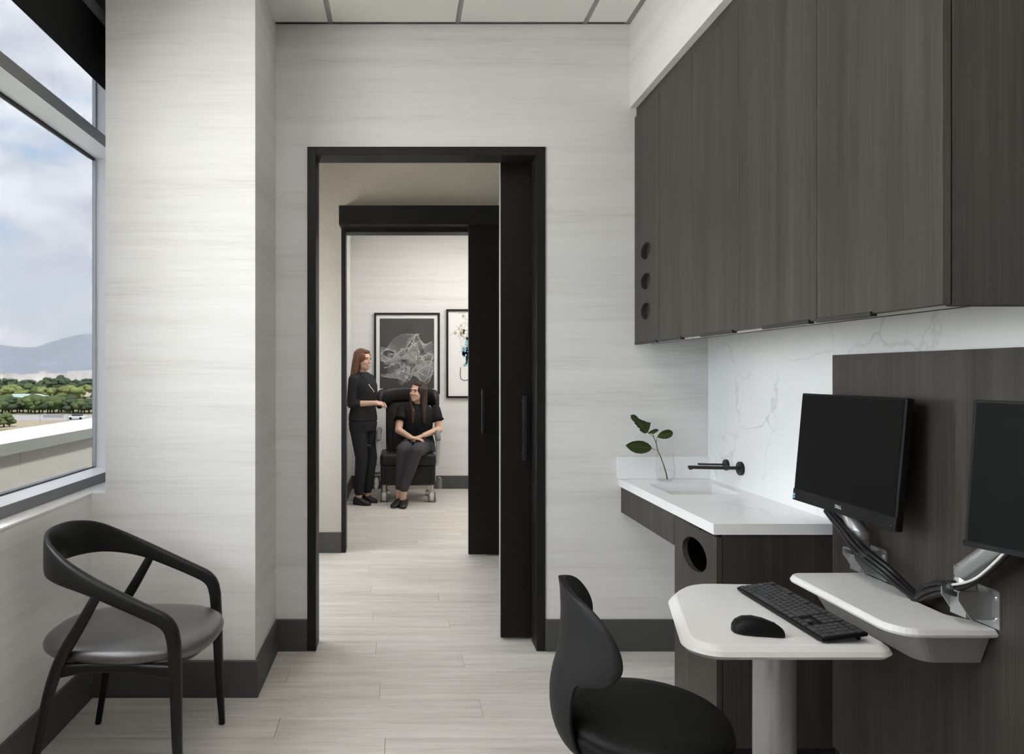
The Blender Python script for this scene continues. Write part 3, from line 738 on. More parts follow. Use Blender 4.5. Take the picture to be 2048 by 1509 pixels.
def monitor(name, PM, W, H, chin, label, logo, lip):
    t = Thing(name, PM.translation - Vector((0, 0, H/2)), label, 'monitor', 'monitors on the wood panel')
    def p(nm, bm, m, under=None, **k):
        bmesh.ops.transform(bm, matrix=PM, verts=bm.verts[:]); return t.part(nm, bm, m, under=under, **k)
    cs = p('case', box(-W/2, W/2, -H/2, H/2, -0.020, -0.0005, 0.003, 2), M['plastic_black'])
    p('back_cover', box(-W/2 + 0.05, W/2 - 0.05, -H/2 + 0.05, H/2 - 0.05, -0.034, -0.0201, 0.004, 2), M['plastic_black'])
    p('screen', box(-W/2 + 0.006, W/2 - 0.010, -H/2 + chin, H/2 - 0.006, -0.0006, 0.0006), M['screen'])
    p('chin', box(-W/2, W/2, -H/2, -H/2 + chin - 0.001, -0.001, 0.0012 + lip, 0.0008, 1), mat('chin', (0.0065, 0.0065, 0.0072, 1), 0.5, spec=0.15))
    if logo:
        zz = 0.0016
        for ch, dx, r in (('D', -0.0118, 0), ('E', -0.0034, math.radians(38)), ('L', 0.0046, 0), ('L', 0.0112, 0)):
            g = text_mesh(ch, 0.0145, r); bmesh.ops.translate(g, verts=g.verts[:], vec=(dx, -H/2 + chin*0.5, zz))
            p('letter', g, M['white_print'])
        p('sticker', box(-W/2 + 0.003, -W/2 + 0.014, -H/2 + 0.006, -H/2 + 0.014, 0.0012, 0.0018), M['blue_print'])
        p('sticker', box(-W/2 + 0.003, -W/2 + 0.013, -H/2 + 0.017, -H/2 + 0.0195, 0.0012, 0.0018), M['white_print'])
        p('sticker', box(-W/2 + 0.003, -W/2 + 0.013, -H/2 + 0.0215, -H/2 + 0.0225, 0.0012, 0.0018), M['white_print'])
        p('power_button', box(W/2 - 0.020, W/2 - 0.0175, -H/2 + 0.012, -H/2 + 0.0145, 0.0012, 0.0018), M['grey_plastic'])
    return t
tl = math.radians(5.1)
monitor('monitor', plane_mat((1.373, 2.113, 1.108), (0, -1, 0), (math.sin(tl), 0, math.cos(tl))), 0.489, 0.368, 0.040,
        'black monitor with a silver maker\'s name on its chin, farther of the two', True, 0.0)
yw = math.radians(20); u2 = Vector((math.sin(yw), -math.cos(yw), 0)); n2 = Vector((-math.cos(yw), -math.sin(yw), 0))
v2 = (Vector((0, 0, 1)) * math.cos(math.radians(6)) - n2 * math.sin(math.radians(6)))
c2 = Vector((1.2425, 1.491, 1.1435)) + u2 * 0.269
monitor('monitor', plane_mat(c2, u2, v2), 0.538, 0.318, 0.013, 'black monitor cut off by the right edge of the picture', False, 0.004)

# monitor arms
def arm(yc, label, path, radii):
    t = Thing('display_mount', (1.455, yc, 0.735), label, 'monitor arm', 'silver arms holding the monitors')
    ya, yb = yc - 0.043, yc + 0.046
    pl = rpoly([(ya, 0.7345, 0.0), (yb, 0.7345, 0.0), (yb, 0.829, 0.008), (ya, 0.829, 0.008)], 4)
    t.part('plate', sweep(nb(), [[Vector((x, p.x, p.y)) for p in pl] for x in (1.4555, 1.4597)]), M['silver'])
    for zz in (0.757, 0.809): t.part('bolt', lathe(nb(), [(0.0062, 1.4555), (0.0062, 1.4535), (0.004, 1.451)], (0, ya + 0.010, zz), 'X', 12), M['chrome'])
    prof = [(1.4553, 0.752), (1.4553, 0.822), (1.378, 0.822), (1.374, 0.818), (1.374, 0.800), (1.406, 0.752)]
    y0_, y1_ = yc - 0.021, yc + 0.034
    b = nb()
    for (a, c) in ((y0_, y0_ + 0.0035), (y1_ - 0.0035, y1_)): sweep(b, [[Vector((x, yy, z)) for x, z in prof] for yy in (a, c)])
    bx(b, 1.376, 1.4553, y0_ + 0.0035, y1_ - 0.0035, 0.8185, 0.8219); bx(b, 1.395, 1.4553, y0_ + 0.0035, y1_ - 0.0035, 0.755, 0.80)
    t.part('bracket', b, M['silver'])
    px_, py_ = 1.412, yc + 0.004
    t.part('post', lathe(nb(), [(0.023, 0.8225), (0.023, 0.846), (0.0215, 0.848), (0.0215, 0.852), (0.0235, 0.854), (0.0235, 0.878)], (px_, py_, 0), 'Z', 28), M['silver'], True, 40)
    pts = [(px_, py_, 0.86)] + path
    t.part('lower_arm', tube(nb(), catmull(pts[:3], 6), [0.027]*4 + [0.026]*5 + [0.025]*4, 16, ry=0.024), M['silver'], True, 50)
    t.part('upper_arm', tube(nb(), catmull(pts[2:], 6), 0.018, 14), M['silver'], True, 50)
    return t
arm(2.085, 'silver monitor arm bolted beside the farther monitor', [(1.412, 2.13, 0.905), (1.432, 2.20, 0.975), (1.436, 2.16, 1.06), (1.415, 2.113, 1.105)], None)
e2 = c2 - n2 * 0.036
arm(1.700, 'silver monitor arm nearest the camera carrying a white cable', [(1.415, 1.635, 0.925), (1.430, 1.56, 1.01), (1.432, 1.40, 1.10), (e2.x + 0.012, e2.y, e2.z)], None)

# cable loom in black sleeving, and one white lead
cl = Thing('cable_bundle', (1.40, 1.9, 0.735), 'bundle of black cables looping between the two monitor arms', 'cables')
main = catmull([atX(1655,1022,1.40), atX(1690,1063,1.385), atX(1722,1103,1.365), atX(1772,1143,1.375), atX(1810,1176,1.405), atX(1838,1198,1.428)], 8)
side = catmull([atX(1838,1198,1.428), atX(1858,1184,1.415), atX(1885,1176,1.40), atX(1915,1178,1.385)], 8)
far2 = catmull([atX(1915,1178,1.385), atX(1945,1165,1.385), atX(1985,1135,1.40), atX(2020,1100,1.41)], 8)
for path, rad in ((main, 0.0150), (side, 0.0155)):
    fr = frames(path)
    for k in range(7):
        a = 2*math.pi*k/7; n = len(fr)
        pts = []
        for i, (p_, t_, u_, v_) in enumerate(fr):
            s = i/(n-1); spread = rad*(0.45 + 0.55*math.sin(math.pi*min(max(s*1.1, 0), 1)))
            pts.append(p_ + u_*math.cos(a)*spread + v_*math.sin(a)*spread)
        cl.part('cable', tube(nb(), pts, 0.0060, 8), M['cable'], True)
    cl.part('sleeve_core', tube(nb(), path, rad*0.8, 12), M['cable'], True)
cl.part('cable', tube(nb(), far2, 0.008, 8), M['cable'], True)
for p_, q_ in ((main[17], main[19]), (main[-4], main[-1]), (side[-5], side[-2])):
    cl.part('tie', tube(nb(), [p_, q_], 0.0195, 14), M['cable'], True)
cl.part('cable', tube(nb(), catmull([atX(1836,1196,1.428), atX(1839,1207,1.432), atX(1843,1225,1.436)], 5), 0.003, 8), M['chrome'], True)
wc_ = tag(obj('white_cable', tube(nb(), catmull([atX(1905,1170,1.375), atX(1930,1166,1.362), atX(1955,1155,1.362), atX(1985,1130,1.375), atX(2010,1105,1.395)], 8), 0.0032, 8), M['cable_white'], None, True), 'white cable hanging along the nearer monitor arm', 'cable')

# ------------------------------------------------------------------ armchair by the window
ch = Thing('armchair', (-0.93, 2.39, 0), 'black bent-wood armchair with a dark leather seat by the window', 'armchair')
CYc = 2.392
half = [(-1.205, 0.0, .760, .135, .020), (-1.192, .085, .758, .132, .020), (-1.150, .160, .747, .117, .021), (-1.080, .208, .722, .086, .025), (-.980, .231, .684, .058, .030),
        (-.860, .237, .631, .047, .032), (-.785, .238, .597, .045, .033), (-.745, .238, .576, .045, .033), (-.722, .239, .548, .044, .033), (-.712, .240, .505, .042, .032)]
legp = [(-.712, .240, .505, .042, .032), (-.706, .243, .40, .038, .032), (-.700, .248, .20, .031, .029), (-.690, .255, 0.0005, .022, .022)]
def rrect(c, s, u, th, h, n=20):
    ring = []
    for k in range(n):
        a = 2*math.pi*k/n; ca, sa = math.cos(a), math.sin(a); e = 0.55
        ring.append(c + s*(th/2*math.copysign(abs(ca)**e, ca)) + u*(h/2*math.copysign(abs(sa)**e, sa)))
    return ring
full = [(x, -dy, z, h, t_) for (x, dy, z, h, t_) in half[::-1]] + half[1:]
pts = catmull([Vector((x, CYc + dy, z)) for (x, dy, z, h, t_) in full], 5)
dims = catmull([Vector((h, t_, 0)) for (x, dy, z, h, t_) in full], 5)
rings = []
for i in range(len(pts)):
    a, c = pts[max(i-1, 0)], pts[min(i+1, len(pts)-1)]; t_ = (c - a).normalized()
    hz = Vector((t_.x, t_.y, 0))
    dy = pts[i].y - CYc
    s = Vector((-t_.y, t_.x, 0)) if hz.length > 0.3 else Vector((0, 1, 0))
    if abs(dy) > 0.236: s = Vector((0, 1, 0))
    s.normalize()
    if s.y * dy < 0: s = -s
    u = t_.cross(s).normalized()
    if i and u.dot(pu) < 0: u, s = -u, -s
    pu = u
    rings.append(rrect(pts[i], s, u, dims[i].y, dims[i].x))
ch.part('back_and_arms', sweep(nb(), rings), M['chair_wood'], True, 70)
for sg in (-1, 1):
    R = []
    for (x, dy, z, h, t_) in legp: R.append(rrect(Vector((x, CYc + sg*dy, z)), Vector((0, 1, 0)), Vector((1, 0, 0)), t_, h))
    ch.part('leg', sweep(nb(), R), M['chair_wood'], True, 70)
    rp = catmull([(-.952, CYc + sg*.2335, .668), (-1.010, CYc + sg*.233, .565), (-1.072, CYc + sg*.233, .455), (-1.112, CYc + sg*.240, .33), (-1.145, CYc + sg*.249, .15), (-1.172, CYc + sg*.257, .0005)], 5)
    n = len(rp)
    rr = [0.0145 + 0.006*math.sin(math.pi*min(i/(n*0.8), 1)) - 0.003*(i/n) for i in range(n)]
    ch.part('leg', tube(nb(), rp, rr, 16, ry=[q*0.95 for q in rr]), M['chair_wood'], True, 70)
def sell(cx, cy, a, b_, e, n=64, k=0.0):
    out = []
    for i in range(n):
        t_ = 2*math.pi*i/n; c, s = math.cos(t_), math.sin(t_)
        x = a*math.copysign(abs(c)**(2/e), c); y_ = b_*math.copysign(abs(s)**(2/e), s)*(1 + k*x/a)
        out.append(Vector((cx + x, cy + y_)))
    return out
b = nb(); R = []
for z, s in ((.429, .90), (.433, .955), (.443, .99), (.455, 1.0), (.467, .985), (.477, .94), (.4845, .84), (.489, .68), (.4915, .45), (.4925, .2), (.4927, .03)):
    R.append([Vector((p.x, p.y, z)) for p in sell(-.923, CYc, .292*s, .236*s, 2.55, 64, 0.05)])
ch.part('seat_cushion', sweep(b, R), M['leather'], True)
b = nb(); R = []
for z, s in ((.398, .80), (.408, .86), (.4285, .90)): R.append([Vector((p.x, p.y, z)) for p in sell(-.923, CYc, .285*s, .236*s, 2.7, 64, 0.05)])
ch.part('seat_frame', sweep(b, R), M['chair_wood'], True, 40)
for sg in (-1, 1):
    ch.part('side_rail', sweep(nb(), [rrect(Vector((x, CYc + sg*d_, z)), Vector((0, 1, 0)), Vector((0, 0, 1)), .022, h) for x, d_, z, h in ((-1.085, .228, .415, .045), (-1.0, .216, .421, .030), (-.85, .216, .421, .030), (-.715, .236, .415, .045))]), M['chair_wood'], True, 70)

# ------------------------------------------------------------------ stool
SX, SY, SZ = 0.594, 1.656, 0.543
st = Thing('task_stool', (SX, SY, 0), 'black round stool with a low curved backrest in the foreground', 'stool')
st.part('seat', lathe(nb(), [(0.02, SZ-0.085), (0.15, SZ-0.085), (0.180, SZ-0.078), (0.193, SZ-0.062), (0.1995, SZ-0.042), (0.1985, SZ-0.030), (0.1955, SZ-0.026), (0.1975, SZ-0.022), (0.194, SZ-0.012), (0.185, SZ-0.004), (0.15, SZ+0.001), (0.08, SZ+0.003), (0.01, SZ+0.003)], (SX, SY, 0), 'Z', 72), M['stool_seat'], True)
prof = [(.438, .500, .060), (.441, .462, .080), (.452, .420, .092), (.480, .385, .098), (.525, .368, .100), (.580, .365, .100), (.622, .371, .101), (.645, .377, .108), (.657, .380, .128), (.670, .383, .155), (.690, .386, .175), (.715, .389, .185), (.745, .391, .184), (.775, .392, .174), (.803, .391, .158), (.826, .390, .136), (.842, .388, .108), (.851, .387, .078), (.855, .3865, .050)]
pp = catmull([Vector(q) for q in prof], 4); rows_ = []
for q in pp:
    z, x, w = q; r = []
    for k in range(-18, 19):
        f = k/18; yy = w*f
        r.append(Vector((x + 0.018 + 2.35*yy*yy + (0.35*yy**4/0.03 if z > 0.64 else 0), SY + yy, z - (0.010*f*f if z > 0.65 else 0))))
    rows_.append(r)
rings = []
for r in rows_:
    n_ = len(r); back = []
    for k, p_ in enumerate(r):
        f = abs(2*k/(n_-1) - 1); th = 0.015*(1 - 0.6*f**6)
        back.append(p_ + Vector((-th, 0.35*th*(2*k/(n_-1) - 1), 0)))
    rings.append(r + back[::-1])
b = sweep(nb(), rings)
ang = math.radians(-6)
bmesh.ops.rotate(b, cent=(SX, SY, 0), matrix=Matrix.Rotation(ang, 3, 'Z'), verts=b.verts[:])
st.part('backrest', b, M['stool_shell'], True, 60)
st.part('post', lathe(nb(), [(0.028, 0.09), (0.028, 0.30), (0.020, 0.301), (0.020, SZ-0.085)], (SX, SY, 0), 'Z', 24), M['metal_black'], True, 40)
for k in range(5):
    a = 2*math.pi*k/5 + 0.3; d_ = Vector((math.cos(a), math.sin(a), 0)); c_ = Vector((SX, SY, 0))
    st.part('foot', tube(nb(), [c_ + d_*0.02 + Vector((0, 0, .085)), c_ + d_*0.15 + Vector((0, 0, .075)), c_ + d_*0.27 + Vector((0, 0, .062))], [0.022, 0.018, 0.013], 10), M['metal_black'], True)
    p_ = c_ + d_*0.27 + Vector((0, 0, .0255)); s_ = Vector((-d_.y, d_.x, 0))
    st.part('caster', tube(nb(), [p_ - s_*0.014, p_ + s_*0.014], 0.025, 16), M['plastic_black'], True, 40)
# ------------------------------------------------------------------ pictures in the far room
def line_art(cx, cz, w, h, y, seed):
    """White string-like curves swept between wandering outlines (flat print on the sheet)."""
    r = random.Random(seed); b = nb()
    def ribbon(pts, wd):
        for i in range(len(pts) - 1):
            a, c = pts[i], pts[i+1]; d = (c - a)
            if d.length < 1e-6: continue
            n = Vector((-d.y, d.x)).normalized() * wd/2
            q = [a - n, c - n, c + n, a + n]
            if all(abs(p.x - cx) < w/2 - 0.002 and abs(p.y - cz) < h/2 - 0.002 for p in q):
                b.faces.new([b.verts.new((p.x, y, p.y)) for p in q])
    cxs, czs = cx + 0.0, cz - 0.035
    for fam in range(22):
        ang = r.uniform(-0.5, 0.5) + (math.pi if r.random() < 0.5 else 0)
        ox, oz = r.uniform(-1, 1)*w*0.36, r.uniform(-1, 1)*h*0.15
        if fam > 17: oz = -h*0.20
        ln, am = r.uniform(0.28, 0.52)*w, r.uniform(0.06, 0.12)*h
        ph, ph2, fr_ = r.uniform(0, 6), r.uniform(0, 6), r.uniform(1.4, 2.8)
        for k in range(15):
            s = k/14; pts = []
            for i in range(26):
                t = -1 + 2*i/25
                v = am*(math.sin(fr_*t + ph + s*1.7) * (1 - s) + math.sin(fr_*1.3*t + ph2 - s)*s) + am*(s - 0.5)*1.5*math.cos(t*1.5)
                x, z = ln*t*(0.55 + 0.45*math.cos(s*2 + ph)), v
                pts.append(Vector((cxs + ox + x*math.cos(ang) - z*math.sin(ang), czs + oz + x*math.sin(ang) + z*math.cos(ang))))
            ribbon(pts, 0.0016)
    return b
def picture(label, x0, x1, z0, z1, fw, mw):
    t = Thing('framed_picture', ((x0+x1)/2, YF - 0.02, z0), label, 'picture', 'pictures on the far wall')
    y0, y1 = YF - 0.032, YF - 0.001
    b = nb(); bx(b, x0, x1, y0, y1, z0, z0+fw); bx(b, x0, x1, y0, y1, z1-fw, z1); bx(b, x0, x0+fw, y0, y1, z0+fw, z1-fw); bx(b, x1-fw, x1, y0, y1, z0+fw, z1-fw)
    t.part('frame', b, M['black'])
    t.part('mat_board', box(x0+fw, x1-fw, YF - 0.016, y1, z0+fw, z1-fw), M['paper'])
    return t, (x0+fw+mw, x1-fw-mw, z0+fw+mw, z1-fw-mw)
M['paper'] = mat('paper', (0.80, 0.80, 0.78, 1), 0.8)
M['print_dark'] = mat('print_dark', (0.055, 0.052, 0.050, 1), 0.6, bump=(5, 0), var=0.35)
def Xf(px, Y=YF): return (px - CX) * Y / F
def Zf(py, Y=YF): return EYE - (py - CY) * Y / F
t, q = picture('framed dark print with white wire-like line drawing above the recliner', Xf(748.3), Xf(879.4), Zf(788.8), Zf(626.4), 0.024, 0.042)
t.part('print', box(q[0], q[1], YF - 0.0175, YF - 0.0165, q[2], q[3]), M['print_dark'])
t.part('line_drawing', line_art((q[0]+q[1])/2, (q[2]+q[3])/2, q[1]-q[0], q[3]-q[2], YF - 0.0181, 5), M['white_print'])
t, q = picture('framed white abstract print with blue patch beside the sliding door', Xf(892.3), Xf(892.3) + 0.74, Zf(796.6), Zf(619.2), 0.024, 0.001)
b = nb(); r = random.Random(3)
cxp, czp = Xf(931), Zf(700)
def stroke(b, pts, wd, y):
    for i in range(len(pts)-1):
        a, c = pts[i], pts[i+1]; d = c - a; n = Vector((-d.y, d.x)).normalized()*wd/2
        b.faces.new([b.verts.new((p.x, y, p.y)) for p in (a-n, c-n, c+n, a+n)])
def wander(x, z, n, st, bias):
    p = [Vector((x, z))]; a = r.uniform(0, 6.3)
    for _ in range(n):
        a += r.uniform(-0.9, 0.9); p.append(p[-1] + Vector((math.cos(a)*st + bias[0], math.sin(a)*st + bias[1])))
    return p
for k in range(34):
    stroke(b, wander(cxp + r.gauss(0.02, .045), Zf(668) + r.gauss(0, .13), 7, 0.016, (0, -0.004)), r.uniform(.001, .003), YF - 0.0172)
stroke(b, [Vector((Xf(921), Zf(735))), Vector((Xf(920), Zf(750))), Vector((Xf(922), Zf(759))), Vector((Xf(929), Zf(762))), Vector((Xf(936), Zf(760))), Vector((Xf(945), Zf(764)))], 0.008, YF - 0.0172)
t.part('ink_strokes', b, mat('ink', (0.03, 0.028, 0.025, 1), 0.6))
b = nb()
for k in range(26):
    x, z = Xf(933) + r.gauss(0.01, .04), Zf(705) + r.gauss(0, .075); s = r.uniform(.012, .03)
    b.faces.new([b.verts.new((x + s*math.cos(a)*r.uniform(.6, 1.2), YF - 0.0168, z + s*1.5*math.sin(a)*r.uniform(.6, 1.2))) for a in [2*math.pi*i/7 for i in range(7)]])
t.part('paint_patch', b, mat('blue_paint', (0.30, 0.56, 0.66, 1), 0.6, bump=(30, 0), var=0.4))
b = nb()
for k in range(20):
    x, z = Xf(931) + r.gauss(0.0, .045), Zf(675) + r.gauss(0, .09); s = r.uniform(.010, .022)
    b.faces.new([b.verts.new((x + s*math.cos(a)*r.uniform(.6, 1.2), YF - 0.0166, z + s*1.4*math.sin(a)*r.uniform(.6, 1.2))) for a in [2*math.pi*i/7 for i in range(7)]])
t.part('paint_patch', b, mat('tan_paint', (0.50, 0.42, 0.29, 1), 0.6, bump=(30, 0), var=0.3))

# ------------------------------------------------------------------ recliner
M['vinyl'] = mat('vinyl', (0.0085, 0.0085, 0.0085, 1), 0.48, spec=0.4, bump=(200, 0.05))
M['arm_grey'] = mat('arm_grey', (0.48, 0.48, 0.47, 1), 0.45)
M['pad_grey'] = mat('pad_grey', (0.16, 0.16, 0.165, 1), 0.5)
M['cream'] = mat('cream', (0.66, 0.64, 0.58, 1), 0.5)
RX = 0.084; RY = 7.15
rc = Thing('recliner', (RX, 7.5, 0), 'black medical recliner with winged headrest and grey arms', 'recliner')
rc.part('seat_cushion', box(RX - .292, RX + .292, RY - .005, 7.66, .385, .515, .035, 4), M['vinyl'], True, 50)
b = box(RX - .288, RX + .288, RY + .012, RY + .07, .186, .395, .02, 3); rc.part('leg_rest', b, M['vinyl'], True, 50)
arch = [Vector((RX + x, RY + .0095, z)) for x, z in [(-.245, .195), (-.245, .34), (-.238, .362), (-.222, .372), (-.1, .378), (0, .379), (.1, .378), (.222, .372), (.238, .362), (.245, .34), (.245, .195)]]
rc.part('piping', tube(nb(), arch, 0.005, 6), M['vinyl'], True)
# back: slightly reclined slab and a wing-shaped headrest curving forward at both ends
b = nb(); R = []
for (z, y, hw, th) in ((.50, 7.56, .235, .05), (.60, 7.575, .24, .055), (.80, 7.615, .243, .055), (.98, 7.65, .243, .05), (1.10, 7.67, .235, .045)):
    R.append([Vector((RX + p.x, y + p.y, z)) for p in sell(0, 0, hw, th, 5, 32)])
sweep(b, R); rc.part('backrest', b, M['vinyl'], True, 60)
for sx in (-.085, .085): rc.part('back_seam', tube(nb(), [Vector((RX + sx*1.9, 7.507, .55)), Vector((RX + sx*1.9, 7.545, .80)), Vector((RX + sx*1.9, 7.583, .97))], .004, 6), M['vinyl'], True)
R = []
for k in range(-12, 13):
    f = k/12; x = RX + .325*math.sin(f*1.25)/math.sin(1.25)
    y = 7.645 - .20*abs(f)**2.6
    zt = 1.215 - .055*abs(f)**2.2; zb = 1.035 - .125*max(0, abs(f) - .45)**1.0 * 1.2
    if abs(f) > .9: zt -= .07*(abs(f)-.9)/.1; zb += .03*(abs(f)-.9)/.1
    dx, dy = 1.0, (-.20*2.6*abs(f)**1.6*math.copysign(1, f))/.33
    n = Vector((-dy, dx, 0)).normalized(); ring = []
    th = .05 if abs(f) < .9 else .05*(1 - .55*(abs(f)-.9)/.1)
    for i in range(18):
        a = 2*math.pi*i/18; ca, sa = math.cos(a), math.sin(a)
        ring.append(Vector((x, y, (zt+zb)/2)) + n*(th*math.copysign(abs(ca)**.7, ca)) + Vector((0, 0, (zt-zb)/2*math.copysign(abs(sa)**.6, sa))))
    R.append(ring)
rc.part('headrest', sweep(nb(), R), M['vinyl'], True, 60)
for s in (-1, 1):
    ax = RX + s*.312
    rc.part('arm_pad', tube(nb(), catmull([(ax, 7.60, .725), (ax, 7.40, .722), (ax, 7.22, .712), (ax, 7.17, .695), (ax + s*.004, 7.155, .66)], 5), .040, 12, ry=.030), M['pad_grey'], True, 60)
    up = nb(); sweep(up, [rrect(Vector((ax + s*o_, y_, z)), Vector((1, 0, 0)), Vector((0, 1, 0)), .058, d_) for z, o_, y_, d_ in ((.690, 0, 7.20, .06), (.60, .012, 7.215, .075), (.50, .006, 7.23, .09), (.40, -.002, 7.25, .10), (.385, -.004, 7.25, .095))])
    rc.part('arm_upright', up, M['arm_grey'], True, 60)
    rc.part('side_frame', box(RX + s*.27, RX + s*.296, 7.22, 7.62, .22, .38, .004, 1), M['arm_grey'])
    # folded foot paddle at the side
    rc.part('foot_paddle', sweep(nb(), [rrect(Vector((RX + s*(.325 + o_), 7.235, z)), Vector((1, 0, 0)), Vector((0, 1, 0)), w_, .10) for z, o_, w_ in ((.255, .010, .030), (.235, .010, .052), (.20, .006, .050), (.165, .012, .052), (.145, .010, .036))]), M['arm_grey'] if s < 0 else M['pad_grey'], True, 60)
    for cy_, nm in ((7.23, 'caster'), (7.62, 'caster')):
        cx_ = RX + s*.252
        for o_ in (-.030, .030):
            rc.part('caster_wheel', tube(nb(), [Vector((cx_ + o_ - .010, cy_, .0505)), Vector((cx_ + o_ + .010, cy_, .0505))], .050, 24), M['pad_grey'], True, 40)
        rc.part('caster_cover', tube(nb(), [Vector((cx_ - .0195, cy_, .056)), Vector((cx_ + .0195, cy_, .056))], .052, 24), M['cream'], True, 40)
        rc.part('caster_stem', tube(nb(), [Vector((cx_, cy_, .10)), Vector((cx_, cy_, .20))], .018, 12), M['cream'], True, 40)
        if cy_ < 7.4:
            rc.part('brake_pedal', box(cx_ - s*.030, cx_ - s*.070, cy_ - .03, cy_ + .02, .085, .115, .008, 2), M['arm_grey'])
rc.part('lever', tube(nb(), catmull([(RX - .27, 7.35, .30), (RX - .33, 7.33, .285), (RX - .385, 7.30, .305), (RX - .425, 7.28, .345)], 5), .012, 8, ry=.018), M['pad_grey'], True)
rc.part('underframe', box(RX - .22, RX + .22, 7.25, 7.66, .125, .17), M['cream'])

# ------------------------------------------------------------------ people
M['skin'] = mat('skin', (0.62, 0.40, 0.30, 1), 0.55, spec=0.35, var=0.03)
M['lip'] = mat('lip', (0.42, 0.16, 0.14, 1), 0.45)
M['teeth'] = mat('teeth', (0.80, 0.77, 0.72, 1), 0.3)
M['eye'] = mat('eye', (0.030, 0.018, 0.012, 1), 0.25)
M['eye_white'] = mat('eye_white', (0.68, 0.66, 0.63, 1), 0.3)
M['brow'] = mat('brow', (0.06, 0.032, 0.02, 1), 0.7)
M['hair_brown'] = streak_mat('hair_brown', (55, 55, 2.5), [(0.3, (0.045, 0.020, 0.012, 1)), (0.55, (0.135, 0.062, 0.035, 1)), (0.75, (0.24, 0.125, 0.075, 1))], 0.45, (180, 180, 3), bump=0.5)
M['hair_dark'] = streak_mat('hair_dark', (55, 55, 2.5), [(0.3, (0.012, 0.007, 0.005, 1)), (0.6, (0.040, 0.018, 0.012, 1)), (0.78, (0.090, 0.035, 0.022, 1))], 0.42, (180, 180, 3), bump=0.5)
M['scrubs'] = mat('scrubs', (0.0165, 0.0165, 0.019, 1), 0.75, spec=0.25, bump=(35, 0.5), var=0.20)
M['blouse'] = mat('blouse', (0.0080, 0.0080, 0.0088, 1), 0.75, spec=0.25, bump=(30, 0.5), var=0.2)
M['jeans'] = mat('jeans', (0.052, 0.052, 0.060, 1), 0.8, spec=0.2, bump=(28, 0.6), var=0.3)
M['shoe'] = mat('shoe', (0.008, 0.008, 0.009, 1), 0.5)

def fuse(t, name, bm, m, voxel=0.006, smooth=4, under=None, label=None, cut=None):
    """Melt overlapping closed shapes into one continuous skin (voxel remesh), then relax it."""
    me = bpy.data.meshes.new(name); bmesh.ops.recalc_face_normals(bm, faces=bm.faces[:]); bm.to_mesh(me); bm.free()
    o = bpy.data.objects.new(name, me); COL.objects.link(o)
    rm = o.modifiers.new('r', 'REMESH'); rm.mode = 'VOXEL'; rm.voxel_size = voxel; rm.use_smooth_shade = True
    if smooth:
        sm = o.modifiers.new('s', 'SMOOTH'); sm.iterations = smooth; sm.factor = 0.5
    bpy.context.view_layer.update()
    me2 = bpy.data.meshes.new_from_object(o.evaluated_get(bpy.context.evaluated_depsgraph_get()))
    bpy.data.objects.remove(o); bpy.data.meshes.remove(me)
    me2.name = name; me2.materials.clear(); me2.materials.append(m); me2.shade_smooth()
    o = bpy.data.objects.new(name, me2); COL.objects.link(o)
    o.parent = under if under is not None else t.o
    if under is None: o.matrix_parent_inverse = t.inv
    if label: o['label'] = label
    return o
def limb(bm, pts, rads, seg=14, ry=None):
    pts = [Vector(p) for p in pts]
    for i in range(len(pts) - 1): capsule(bm, pts[i], pts[i+1], rads[i], rads[i+1], seg)
def stack(bm, rows, ang=0.0, e=2.4, n=28):
    """Closed torso-like stack of superellipse rings: (x, y, z, half width across, half depth)."""
    R = []
    ca, sa = math.cos(ang), math.sin(ang)
    for (x, y, z, w, d) in rows:
        R.append([Vector((x + p.x*ca - p.y*sa, y + p.x*sa + p.y*ca, z)) for p in sell(0, 0, w, d, e, n)])
    sweep(bm, R)
def hand(bm, wrist, direction, palm_n, curl, thumb_side, size=1.0, spread=0.1):
    """Palm, four curled fingers of unequal length and a thumb from the side of the palm."""
    d = Vector(direction).normalized(); n = Vector(palm_n); n = (n - d*n.dot(d)).normalized(); s = d.cross(n) * thumb_side
    w = Vector(wrist); S = size
    for k, off in enumerate((-.026, -.009, .009, .026)):
        capsule(bm, w + d*.012*S + s*off*.7*S, w + d*.078*S + s*off*S, .0125*S, .0115*S, 8)
    for k, (off, ln) in enumerate(((.029, .066), (.0098, .076), (-.0098, .070), (-.0285, .054))):
        p = w + d*.080*S + s*off*S; ang = 0.0; q = d + s*(off*spread*10)
        for j, fr_ in enumerate((.45, .32, .23)):
            ang += curl*(1.0 if j else .7); v = (q.normalized()*math.cos(ang) + n*math.sin(ang)).normalized()
            e_ = p + v*ln*fr_*S; capsule(bm, p, e_, (.0088 - .0009*j)*S, (.0080 - .0009*j)*S, 8); p = e_
    p = w + d*.022*S + s*.028*S; v = (d*.62 + s*.62 + n*.48).normalized()
    e_ = p + v*.042*S; capsule(bm, p, e_, .0122*S, .0105*S, 8)
    v2_ = (d*.86 + s*.12 + n*.5).normalized(); capsule(bm, e_, e_ + v2_*.034*S, .0102*S, .008*S, 8)

